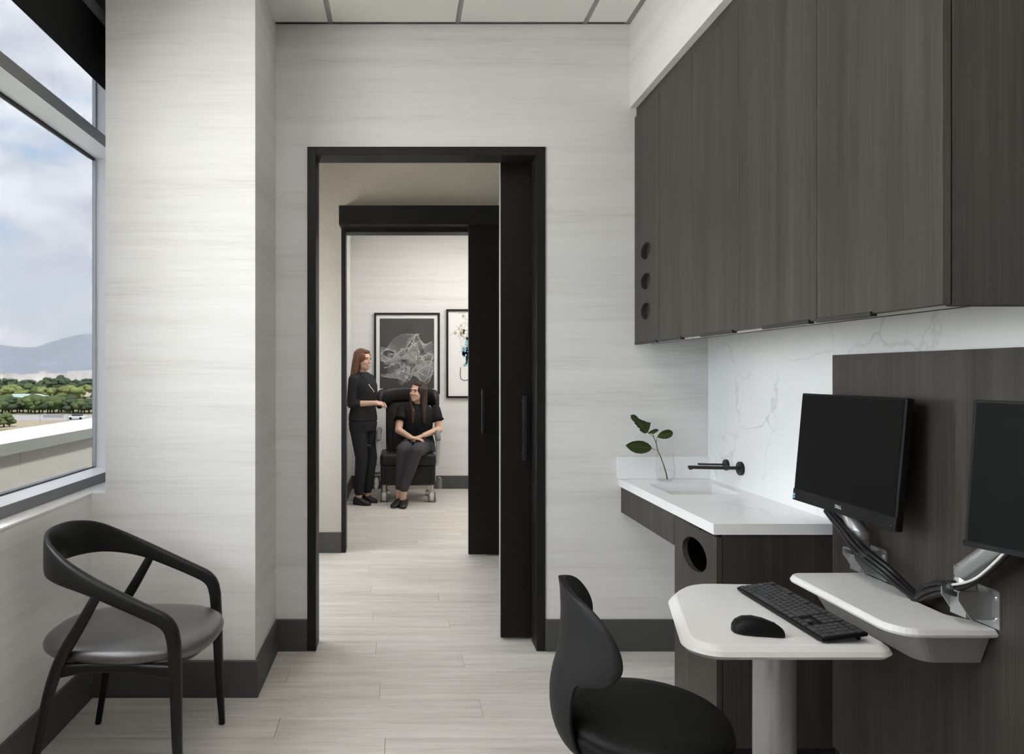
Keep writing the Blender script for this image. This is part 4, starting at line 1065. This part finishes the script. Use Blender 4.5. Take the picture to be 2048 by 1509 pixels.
def head_frame(c, fwd, tilt=0.0, roll=0.0):
    f = Vector(fwd).normalized(); up = Vector((0, 0, 1)); r_ = f.cross(up).normalized(); up = r_.cross(f)
    Mx = Matrix(((r_.x, f.x, up.x), (r_.y, f.y, up.y), (r_.z, f.z, up.z)))
    return Vector(c), Mx @ Matrix.Rotation(tilt, 3, 'X') @ Matrix.Rotation(roll, 3, 'Y')
def head(bm, c, R, s=1.0):
    def E(x, y, z, a, b_, d): ellipsoid(bm, c + R @ Vector((x, y, z))*s, a*s, b_*s, d*s, R, 18, 12)
    E(0, -.012, .035, .073, .092, .080)      # cranium
    E(0, .028, -.018, .060, .062, .082)      # face
    E(0, .050, -.078, .036, .036, .030)      # chin and jaw
    E(.026, .028, -.058, .026, .044, .036); E(-.026, .028, -.058, .026, .044, .036)
    E(.033, .066, -.022, .023, .019, .021); E(-.033, .066, -.022, .023, .019, .021)   # cheeks
    E(0, .074, .030, .050, .018, .016)       # brow
    E(0, .088, -.004, .0095, .013, .024); E(0, .099, -.020, .0125, .012, .0100)        # nose
    E(.074, -.008, -.004, .009, .018, .030); E(-.074, -.008, -.004, .009, .018, .030)  # ears
def face(t, body, c, R, s=1.0):
    def sub(name, bm, m):
        o = obj(name, bm, m, None, True); o.parent = body; return o
    def E(x, y, z, a, b_, d): return ellipsoid(nb(), c + R @ Vector((x, y, z))*s, a*s, b_*s, d*s, R, 14, 8)
    for q in (-1, 1):
        sub('eye', E(q*.031, .079, .010, .0125, .006, .0062), M['eye_white'])
        sub('iris', E(q*.031, .0835, .010, .0062, .0035, .0062), M['eye'])
        sub('eyelash', tube(nb(), [c + R @ Vector((q*(.031 + dx), .0835 - abs(dx)*.25, .0155 - abs(dx)*.18))*s for dx in (-.014, -.007, 0, .007, .015)], .0021*s, 6), M['brow'])
        sub('eyebrow', tube(nb(), [c + R @ Vector((q*x, y, z))*s for x, y, z in ((.013, .0905, .026), (.026, .0895, .0305), (.040, .083, .030), (.049, .074, .025))], [.0022*s, .003*s, .0026*s, .0014*s], 6), M['brow'])
    sm = [(-.027, .074, -.044), (-.018, .083, -.0495), (0, .0895, -.052), (.018, .083, -.0495), (.027, .074, -.044)]
    sub('teeth', tube(nb(), [c + R @ Vector((x*.85, y + .0015, z - .0005))*s for x, y, z in sm], [.002*s, .0045*s, .0052*s, .0045*s, .002*s], 8), M['teeth'])
    sub('upper_lip', tube(nb(), catmull([c + R @ Vector((x, y + .002, z + .0052))*s for x, y, z in sm], 4), .0030*s, 8), M['lip'])
    sub('lower_lip', tube(nb(), catmull([c + R @ Vector((x*.9, y + .001, z - .0062 - .003*(1 - (x/.027)**2)))*s for x, y, z in sm], 4), .0036*s, 8), M['lip'])

# standing woman: faces the seated one (to the right), turned a little toward the camera
def S(x, y, Y=7.15): return at(x, y, Y)
sw = Thing('person', (-0.39, 7.15, 0), 'standing person with long brown hair in dark scrubs beside the recliner', 'person')
yaw = math.radians(-28); fd = Vector((math.cos(yaw), math.sin(yaw), 0)); rt = Vector((fd.y, -fd.x, 0))   # rt: her right, toward camera-left
hc, hR = head_frame((-0.388, 7.14, 1.500), (math.cos(math.radians(-38)), math.sin(math.radians(-38)), -0.04))
cxy = Vector((-0.388, 7.155, 0))
def B(r_, f_, z): return cxy + rt*r_ + fd*f_ + Vector((0, 0, z))
body = nb()
head(body, hc, hR, .97)
limb(body, [B(0, -.012, 1.30), B(0, .006, 1.42)], [.050, .046])
ang_t = math.atan2(rt.y, rt.x)
def torso(bm, rows, grow=0.0): stack(bm, [tuple(B(0, f_, z)[:3]) + (w+grow, d+grow) for (f_, z, w, d) in rows], ang_t)
trows = [(0, .80, .155, .110), (.0, .88, .168, .118), (.005, .98, .142, .100), (.006, 1.06, .135, .095), (.015, 1.16, .150, .112), (.010, 1.24, .165, .112), (-.005, 1.31, .155, .085), (-.010, 1.345, .10, .060), (-.010, 1.36, .06, .045)]
torso(body, trows)
rs, re_, rw = B(.165, -.015, 1.295), B(.175, -.035, 1.045), S(750, 806.5, 6.99)
ls, le, lw = B(-.165, -.005, 1.295), B(-.20, .0, 1.05), S(757, 808, 7.19)
limb(body, [rs, re_, rw], [.046, .037, .024]); limb(body, [ls, le, lw], [.046, .037, .024])
hand(body, rw + Vector((.004, .01, 0)), (1, .30, -.12), (0.1, .6, -.7), 0.95, 1, .86)
hand(body, lw + Vector((.004, 0, 0)), (1, -.45, -.05), (0, -.6, -.7), 0.95, -1, .86)
rk, ra_ = B(.085, .035, .47), Vector((-.425, 7.065, .09)); lk, la = B(-.085, .05, .47), Vector((-.345, 7.20, .09))
limb(body, [B(.085, 0, .84), rk, ra_], [.085, .052, .035]); limb(body, [B(-.085, 0, .84), lk, la], [.085, .052, .035])
sbody = fuse(sw, 'body', body, M['skin'], .0042, 2)
face(sw, sbody, hc, hR, .97)
top_ = nb()
torso(top_, [(0, .865, .178, .130), (.0, .93, .172, .126), (.004, 1.00, .155, .112), (.006, 1.06, .148, .108), (.016, 1.16, .160, .122), (.010, 1.24, .172, .118), (-.005, 1.310, .168, .098), (-.010, 1.350, .118, .080), (-.010, 1.374, .066, .058)])
limb(top_, [rs, re_, re_.lerp(rw, .30)], [.055, .047, .041]); limb(top_, [ls, le, le.lerp(lw, .35)], [.055, .047, .041])
fuse(sw, 'scrub_top', top_, M['scrubs'], .006, 5)
pts_ = nb()
torso(pts_, [(0, .76, .165, .120), (0, .84, .175, .128), (0, .90, .160, .116)])
limb(pts_, [B(.088, -.005, .82), rk + Vector((0, 0, .02)), ra_ + Vector((0, 0, .045))], [.098, .068, .050]); limb(pts_, [B(-.088, -.005, .82), lk + Vector((0, 0, .02)), la + Vector((0, 0, .045))], [.098, .068, .050])
pants = fuse(sw, 'trousers', pts_, M['scrubs'], .006, 5)
obj('pocket_zip', tube(nb(), [S(720, 891.5, 7.035), S(741, 891.5, 7.05)], .0035, 6), M['pad_grey'], pants)
obj('tag', box(*(lambda p: (p.x - .009, p.x + .009, p.y - .002, p.y + .002, p.z - .006, p.z + .006))(S(712, 839.5, 7.005))), M['white_print'], pants)
def shoe(t, name, heel, toe, w, h, m, ankle=None, sole=True):
    heel, toe = Vector(heel), Vector(toe); d = (toe - heel); L_ = d.length; d.normalize(); s = Vector((-d.y, d.x, 0)); R = []
    for f, ww, hh in ((0, .45, .55), (.04, .75, .90), (.15, .92, 1.0), (.30, .90, 1.0), (.45, .90, .86), (.60, 1.0, .66), (.78, 1.0, .52), (.92, .78, .42), (.985, .42, .30), (1.0, .2, .2)):
        c = heel + d*(f*L_); R.append([c + s*(w*ww*math.copysign(abs(math.cos(a))**.8, math.cos(a))) + Vector((0, 0, .0008 + h*hh*.5 + h*hh*.5*math.copysign(abs(math.sin(a))**.7, math.sin(a)))) for a in [2*math.pi*i/16 for i in range(16)]])
    return t.part(name, sweep(nb(), R), m, True, 70)
shoe(sw, 'shoe', (-.480, 7.085, 0), (-.300, 7.015, 0), .043, .088, M['shoe'])
shoe(sw, 'shoe', (-.405, 7.24, 0), (-.240, 7.15, 0), .042, .085, M['shoe'])
# hair: cap plus a long fall down the back
hb = nb()
def HE(x, y, z, a, b_, d): ellipsoid(hb, hc + hR @ Vector((x, y, z))*.97, a, b_, d, hR, 18, 12)
HE(0, -.026, .046, .083, .090, .080); HE(.045, .0, .030, .040, .070, .062); HE(-.045, .0, .030, .040, .070, .062); HE(0, .035, .085, .055, .040, .028)
for q, y_ in ((.066, -.002), (.060, -.04), (.035, -.07), (0, -.08), (-.035, -.07), (-.060, -.04), (-.066, -.005)):
    p0 = hc + hR @ Vector((q, y_, .03)); p1 = hc + hR @ Vector((q*1.08, y_ - .022, -.10)); p2 = B(0, 0, 0) + rt*(q*1.0 + .03) + fd*(-.100) + Vector((0, 0, 1.22)); p3 = B(0, 0, 0) + rt*(q*.8 + .045) + fd*(-.118) + Vector((0, 0, 1.02))
    limb(hb, [p0, p1, p2, p3] if y_ < -.01 and q >= -.04 else [p0, p1, p1 + Vector((-.02, .0, -.06))], [.030, .030, .026, .014], 10)
fuse(sw, 'hair', hb, M['hair_brown'], .0055, 3)
ste = Thing('stethoscope', (-0.37, 7.05, 1.2), 'stethoscope hanging around the neck of the standing person', 'stethoscope')
nk = catmull([S(723, 749, 7.03), S(731, 760, 7.0), S(737, 769, 6.99)], 6)
ste.part('tubing', tube(nb(), [B(0, -.075, 1.375)] + nk, .0045, 8), M['plastic_black'], True)
ste.part('binaural', tube(nb(), catmull([S(737, 769, 6.99), S(743, 777, 6.99), S(748, 783, 6.995), S(746, 784.5, 6.995)], 5), .0038, 8), M['chrome'], True)

# seated woman: hands in her lap, ankles crossed, looking up at the other
def W(x, y, Y): return at(x, y, Y)
se = Thing('person', (0.18, 7.35, 0), 'seated person with long dark hair in black blouse and grey jeans on the recliner', 'person')
hc2, hR2 = head_frame((0.190, 7.385, 1.155), (-.62, -.78, 0.06), 0.0, math.radians(-4))
body = nb(); head(body, hc2, hR2, .98)
tx, ty = 0.200, 7.43
limb(body, [(tx, ty - .01, .98), (tx - .004, ty - .03, 1.09)], [.050, .046])
brow_ = [(tx + .01, ty - .01, .53, .165, .115), (tx + .005, ty, .62, .160, .112), (tx, ty + .005, .70, .138, .098), (tx, ty + .003, .80, .146, .112), (tx, ty, .90, .162, .115), (tx, ty, .965, .160, .090), (tx, ty - .002, 1.005, .100, .062), (tx, ty - .004, 1.02, .06, .048)]
stack(body, brow_)
rs2, re2, rw2 = W(804, 819, 7.43), W(797, 861, 7.33), W(822, 876, 7.15)      # image-left arm (her right)
ls2, le2, lw2 = W(871, 820, 7.43), W(879, 859, 7.38), W(848, 871, 7.17)
limb(body, [rs2, re2, rw2], [.047, .039, .026]); limb(body, [ls2, le2, lw2], [.047, .040, .026])
hand(body, rw2, (1, -.12, -.10), (-.15, .25, -1), .35, 1, .98)
hand(body, lw2, (-1, -.22, -.34), (-.2, .1, -1), .22, -1, .98)
rh, rk2, ra2 = Vector((.115, 7.40, .575)), W(806, 900, 6.99), W(799, 979, 7.06)
lh, lk2, la2 = Vector((.285, 7.40, .575)), W(832, 903, 6.97), W(808, 982, 6.98)
limb(body, [rh, rk2, ra2, ra2 + Vector((-.005, 0, -.10))], [.085, .056, .036, .034]); limb(body, [lh, lk2, la2, la2 + Vector((-.012, 0, -.08))], [.085, .056, .036, .034])
bod2 = fuse(se, 'body', body, M['skin'], .0042, 2); face(se, bod2, hc2, hR2, .98)
bl = nb(); stack(bl, [(tx + .01, ty - .01, .60, .172, .124), (tx + .005, ty, .66, .160, .118), (tx, ty + .003, .72, .150, .110), (tx, ty, .81, .158, .122), (tx, ty, .90, .170, .122), (tx, ty, .966, .172, .102), (tx, ty - .002, 1.010, .116, .080), (tx, ty - .006, 1.030, .066, .060)])
limb(bl, [rs2, rs2.lerp(re2, .42)], [.056, .060]); limb(bl, [ls2, ls2.lerp(le2, .42)], [.056, .062])
blouse = fuse(se, 'blouse', bl, M['blouse'], .006, 4)
for s_, e_ in ((rs2, re2), (ls2, le2)):
    c_ = s_.lerp(e_, .50); d_ = (e_ - s_).normalized(); fr_ = frames([c_ - d_*.012, c_ + d_*.012]); R = []
    for i, rad in ((0, .060), (1, .069)):
        p_, t_, u_, v_ = fr_[i]; R.append([p_ + (u_*math.cos(2*math.pi*k/40) + v_*math.sin(2*math.pi*k/40))*(rad + .004*math.sin(8*2*math.pi*k/40)*i) for k in range(40)])
    b = sweep(nb(), R, True, False); bmesh.ops.solidify(b, geom=b.faces[:], thickness=.003); obj('sleeve_frill', b, M['blouse'], blouse, True)
obj('button_band', tube(nb(), [(tx - .020, ty - .082, .99), (tx - .022, ty - .120, .90), (tx - .02, ty - .125, .80), (tx - .015, ty - .118, .70)], .006, 8), M['blouse'], blouse, True)
jn = nb(); stack(jn, [(tx + .01, ty - .02, .505, .175, .130), (tx + .01, ty - .01, .56, .175, .130), (tx + .005, ty, .63, .160, .115)])
limb(jn, [rh, rk2, rk2.lerp(ra2, .5), ra2 + Vector((0, 0, .02))], [.096, .069, .056, .044]); limb(jn, [lh, lk2, lk2.lerp(la2, .5), la2 + Vector((0, 0, .02))], [.098, .070, .057, .045])
fuse(se, 'jeans', jn, M['jeans'], .006, 4)
shoe(se, 'shoe', W(801, 1003, 7.05) * Vector((1, 1, 0)) if False else (0.005, 7.045, 0), (-.075, 6.87, 0), .042, .075, M['shoe'])
shoe(se, 'shoe', (.050, 7.02, 0), (.022, 6.835, 0), .042, .075, M['shoe'])
hb = nb()
def HE2(x, y, z, a, b_, d): ellipsoid(hb, hc2 + hR2 @ Vector((x, y, z)), a, b_, d, hR2, 18, 12)
HE2(0, -.030, .046, .083, .088, .078); HE2(.048, -.006, .028, .038, .066, .062); HE2(-.048, -.006, .028, .038, .066, .062); HE2(-.012, .028, .083, .056, .040, .026)
for q, y_ in ((.070, -.004), (.072, -.035), (.045, -.065), (0, -.08), (-.045, -.065), (-.072, -.035), (-.068, -.004)):
    p0 = hc2 + hR2 @ Vector((q, y_, .035)); p1 = hc2 + hR2 @ Vector((q*1.12, y_ - .006, -.10))
    if q < -.04 or q == .0 or q < 0: p2 = Vector((.262 + .35*(q + .05), 7.325 + .2*y_, .95)); p3 = Vector((.268 + .45*(q + .05), 7.30, .83))
    else: p2 = Vector((.135 + .5*(q - .06), 7.335, .95)); p3 = Vector((.130 + .6*(q - .06), 7.305, .835))
    if y_ < -.06: p2 = Vector((tx + q, ty + .02, .98)); p3 = Vector((tx + q, ty + .03, .93))
    limb(hb, [p0, p1, p2, p3], [.028, .030, .027, .016], 10)
fuse(se, 'hair', hb, M['hair_dark'], .0055, 3)
# ------------------------------------------------------------------ outside the window
M['coping'] = mat('coping', (0.84, 0.84, 0.82, 1), 0.6, bump=(8, 0.0))
M['fascia'] = mat('fascia', (0.46, 0.48, 0.42, 1), 0.6)
M['stucco'] = mat('stucco', (0.80, 0.765, 0.67, 1), 0.9, bump=(60, 0.2), var=0.08)
M['gravel'] = mat('gravel', (0.40, 0.38, 0.35, 1), 0.95, bump=(40, 0.4), var=0.3)
M['grass'] = mat('grass', (0.19, 0.19, 0.085, 1), 0.95, bump=(0.05, 0.0), var=0.5)
M['asphalt'] = mat('asphalt', (0.36, 0.345, 0.33, 1), 0.9, var=0.15)
M['verge'] = mat('verge', (0.36, 0.31, 0.21, 1), 0.95, bump=(0.6, 0.0), var=0.3)
M['roof_green'] = mat('roof_green', (0.36, 0.47, 0.44, 1), 0.7)
M['roof_tan'] = mat('roof_tan', (0.42, 0.35, 0.29, 1), 0.8)
M['house'] = mat('house', (0.66, 0.62, 0.56, 1), 0.9)
M['town'] = mat('town', (0.62, 0.60, 0.57, 1), 0.9, var=0.3, bump=(0.02, 0))
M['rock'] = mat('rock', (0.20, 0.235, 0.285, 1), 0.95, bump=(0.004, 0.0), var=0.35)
for nm, c in (('tree_dark', (0.050, 0.075, 0.035, 1)), ('tree_mid', (0.090, 0.125, 0.040, 1)), ('tree_light', (0.19, 0.22, 0.07, 1))): M[nm] = mat(nm, c, 0.95, bump=(0.8, 0.0), var=0.45)
M['bark'] = mat('bark', (0.10, 0.075, 0.05, 1), 0.9)

pa = Thing('roof_parapet', (-2.95, 5.0, -0.3), 'pale roof parapet with white coping outside the window', 'parapet')
pa.part('coping', box(-3.25, -2.65, -3, 14, 0.815, 0.889), M['coping'])
pa.part('fascia', box(-2.652, -2.640, -3, 14, 0.809, 0.8885), M['fascia'])
yy = -3.0
while yy < 14:
    pa.part('panel', box(-3.2, -2.672, yy + 0.004, yy + 1.296, -0.3, 0.814), M['stucco']); yy += 1.3
o = obj('roof_deck', box(-3.2, -1.56, -3, 14, -0.5, -0.301), M['gravel']); tag(o, 'flat gravel roof between the window and the parapet', 'roof', kind='structure')

GZ = -10.6
def G(x, Y): return Vector(((x - CX) * Y / F, Y, GZ))
b = nb(); bx(b, -9000, 9000, 20, 9500, GZ - 1, GZ)
tag(struct('ground', b, M['grass']), 'green and dry plain running to the foot of the mountains')
tag(struct('road', box(-400, 200, 172, 196, GZ, GZ + 0.10), M['asphalt']), 'wide pale road crossing beyond the parapet')
tag(struct('verge', box(-400, 200, 146, 171.9, GZ, GZ + 0.06), M['verge']), 'strip of dry grass in front of the road')

def tree_mesh(seed, mcrown):
    r = random.Random(seed); b = nb()
    for k in range(16):
        a, h = r.uniform(0, 6.28), r.uniform(-.55, .8); rad = r.uniform(.22, .40); d = r.uniform(.0, .62)*math.sqrt(max(0, 1 - h*h*.8))
        ret = bmesh.ops.create_icosphere(b, subdivisions=2, radius=rad, matrix=Matrix.Translation((d*math.cos(a), d*math.sin(a), 1.0 + h*.72)))
        for v in ret['verts']: v.co += Vector((r.uniform(-1, 1), r.uniform(-1, 1), r.uniform(-1, 1)))*.055
    for f in b.faces: f.material_index = 0
    n = len(b.faces); tube(b, [(0, 0, 0), (0, 0, 1.0)], [.07, .04], 6); b.faces.ensure_lookup_table()
    for f in b.faces[n:]: f.material_index = 1
    me = bpy.data.meshes.new('tree'); b.to_mesh(me); b.free(); me.materials.append(mcrown); me.materials.append(M['bark']); me.shade_smooth(); return me
TM = {k: [tree_mesh(i*7 + j, M[k]) for j in range(3)] for i, k in enumerate(('tree_dark', 'tree_mid', 'tree_light'))}
rt_ = random.Random(11)
def tree(px, Y, h, kind, label, group, w=1.0):
    o = bpy.data.objects.new('tree', rt_.choice(TM[kind])); COL.objects.link(o)
    o.location = G(px, Y); s = h/1.95; o.scale = (s*w*1.15, s*w*1.15, s); o.rotation_euler = (0, 0, rt_.uniform(0, 6.28))
    tag(o, label, 'tree', group)
for k in range(30):
    tree(-20 + k*7.6 + rt_.uniform(-2, 2), 203 + rt_.uniform(0, 9), rt_.uniform(4.3, 6.2), *rt_.choice((('tree_mid', 'bushy mid-green tree in the row along the far side of the road'), ('tree_dark', 'bushy dark green tree in the row along the far side of the road'))), 'roadside trees', 1.15)
for k in range(13):
    tree(-10 + k*17 + rt_.uniform(-4, 4), 300 + rt_.uniform(-18, 26), rt_.uniform(5.2, 7.6), 'tree_light' if k % 4 else 'tree_mid', 'pale yellow-green tree behind the low buildings', 'pale trees', 1.25)
for k in range(22):
    tree(-10 + k*10 + rt_.uniform(-4, 4), 430 + rt_.uniform(-30, 150), rt_.uniform(7, 10), 'tree_dark', 'dark green tree near the edge of the town', 'dark trees before the town', 1.2)
tree(124, 560, 12, 'tree_dark', 'tall dark tree standing above the town rooftops', None, 1.2)
for px_, Y_, h_ in ((-4, 150, 3.0), (8, 152, 3.4), (19, 153, 2.4)): tree(px_, Y_, h_, 'tree_mid', 'low green shrub on the near side of the road', 'near shrubs', 1.3)

def house(px0, px1, Y, wall, roof, m_roof, label):
    a, c = G(px0, Y), G(px1, Y); t = Thing('house', (a + c)/2, label, 'building')
    t.part('wall', box(a.x, c.x, Y, Y + 12, GZ, GZ + wall), M['house'])
    b = nb(); v = [b.verts.new(p) for p in ((a.x - .8, Y - .8, GZ + wall), (c.x + .8, Y - .8, GZ + wall), (c.x + .8, Y + 12.8, GZ + wall), (a.x - .8, Y + 12.8, GZ + wall), (a.x + 3.5, Y + 6, GZ + wall + roof), (c.x - 3.5, Y + 6, GZ + wall + roof))]
    for q in ((0, 1, 5, 4), (2, 3, 4, 5), (1, 2, 5), (3, 0, 4), (3, 2, 1, 0)): b.faces.new([v[i] for i in q])
    t.part('roof', b, m_roof)
    n = 5
    for k in range(n):
        x = a.x + (c.x - a.x)*(k + .5)/n; t.part('window', box(x - .6, x + .6, Y - .05, Y + .05, GZ + wall*.45, GZ + wall*.8), M['glass_dark'])
    return t
M['glass_dark'] = mat('glass_dark', (0.05, 0.055, 0.06, 1), 0.2)
house(-15, 82, 228, 2.6 + 0.4, 2.0, M['roof_green'], 'low building with a pale green metal roof among the trees')
house(142, 172, 300, 1.8, 2.2, M['roof_tan'], 'small house with a tan roof among the trees')
house(176, 200, 262, 1.4, 2.6, M['roof_tan'], 'house with a broad tan roof at the right of the view')
pl_ = Thing('pole_sign', G(39, 222), 'tall white pylon sign by the green-roofed building', 'sign')
c_ = G(39, 222); pl_.part('post', box(c_.x - .2, c_.x + .2, 222, 222.3, GZ, GZ + 2), M['house']); pl_.part('board', box(c_.x - .9, c_.x + .9, 221.8, 222.4, GZ + 1.0, GZ + 4.3), M['coping'])
pl_.part('panel', box(c_.x - .5, c_.x + .3, 221.75, 221.8, GZ + 1.6, GZ + 3.8), M['glass_dark'])
# road sign gantry and car
gt = Thing('road_sign', G(105, 163), 'grey sign frame standing at the edge of the road', 'sign')
a, c = G(86, 163), G(126, 163); z0 = EYE - (836 - CY)*163/F; z1 = EYE - (828.5 - CY)*163/F
gt.part('board', box(a.x, c.x, 163, 163.2, z0, z1), mat('signgrey', (0.33, 0.34, 0.36, 1), 0.6))
for x_ in (G(80, 163).x, G(135, 163).x):
    s_ = 1 if x_ > (a.x + c.x)/2 else -1
    gt.part('post', tube(nb(), catmull([(x_, 163.1, GZ), (x_, 163.1, z1 - .5), (x_ - s_*.4, 163.1, z1 - .1), (x_ - s_*1.2, 163.1, z1)], 4), .09, 8), M['alu'], True)
cr = Thing('car', G(150, 175), 'small pale car on the road', 'car'); c_ = G(151, 175)
cr.part('body', box(c_.x - 2.1, c_.x + 2.1, 175, 176.7, GZ + .35, GZ + 1.0, .15, 2), mat('carpaint', (0.62, 0.66, 0.66, 1), 0.3)); cr.part('cabin', box(c_.x - 1.1, c_.x + 1.3, 175.1, 176.6, GZ + .95, GZ + 1.55, .2, 2), M['glass_dark'])
for dx in (-1.3, 1.3): cr.part('wheel', tube(nb(), [(c_.x + dx, 174.95, GZ + .43), (c_.x + dx, 175.2, GZ + .43)], .33, 14), M['plastic_black'])
# distant town: countless little buildings
b = nb(); r = random.Random(4)
for k in range(900):
    Y = 620*math.exp(r.random()*1.75); x = (r.uniform(-60, 230) - CX)*Y/F; w_, d_, h_ = r.uniform(6, 22), r.uniform(6, 14), r.uniform(2.5, 6) if r.random() < .95 else r.uniform(8, 16)
    bx(b, x, x + w_, Y, Y + d_, GZ, GZ + h_)
tag(obj('town', b, M['town']), 'distant town of countless pale buildings before the mountains', 'town', kind='stuff')
# mountains
def ridge(name, prof, Y, depth, label, seed):
    r = random.Random(seed); pts = catmull([Vector((p[0], p[1], 0)) for p in prof], 10); b = nb(); R = []
    for j in range(10):
        f = j/9; row = []
        for i, p in enumerate(pts):
            yy = Y - depth*(1 - f); zt = (CY - p.y)*Y/F
            h = zt*(f**1.5)*(1 + .16*math.sin(i*.9 + j*1.3)*(1 - f)*f*4) + r.uniform(-1, 1)*zt*.03*(f < .95)
            row.append(Vector(((p.x - CX)*Y/F, yy, GZ + max(h, 0) + 8*f)))
        R.append(row)
    R.append([Vector((p.x, p.y + depth, GZ)) for p in R[-1]])
    sweep(b, R, False, False); o = obj(name, b, M['rock'], None, True); tag(o, label, kind='structure')
ridge('mountain_far', [(-400, 680), (-200, 688), (-100, 684), (0, 690), (25, 693), (60, 694), (95, 693), (112, 688), (130, 678), (150, 671), (165, 668), (180, 668), (200, 673), (260, 690), (340, 700), (500, 690)], 8600, 2600, 'high hazy mountain ridge on the horizon', 1)
ridge('mountain_near', [(-400, 712), (-120, 706), (-40, 704), (0, 702), (14, 700), (28, 706), (50, 715), (80, 722), (110, 720), (150, 728), (220, 735), (500, 738)], 6200, 1500, 'lower foothill in front of the mountain ridge', 2)
# haze over the plain: one thin layer of scattering air
hz = bpy.data.materials.new('haze'); hz.use_nodes = True; nt = hz.node_tree; nt.nodes.clear()
o_ = nt.nodes.new('ShaderNodeOutputMaterial'); vs = nt.nodes.new('ShaderNodeVolumeScatter'); vs.inputs['Color'].default_value = (0.86, 0.93, 1.0, 1); vs.inputs['Density'].default_value = 0.00006; vs.inputs['Anisotropy'].default_value = 0.0
nt.links.new(vs.outputs[0], o_.inputs['Volume'])
tag(obj('haze', box(-8800, 6000, 260, 9400, GZ - 0.5, 1100), hz), 'thin bluish haze lying over the plain and mountains', 'haze', kind='stuff')
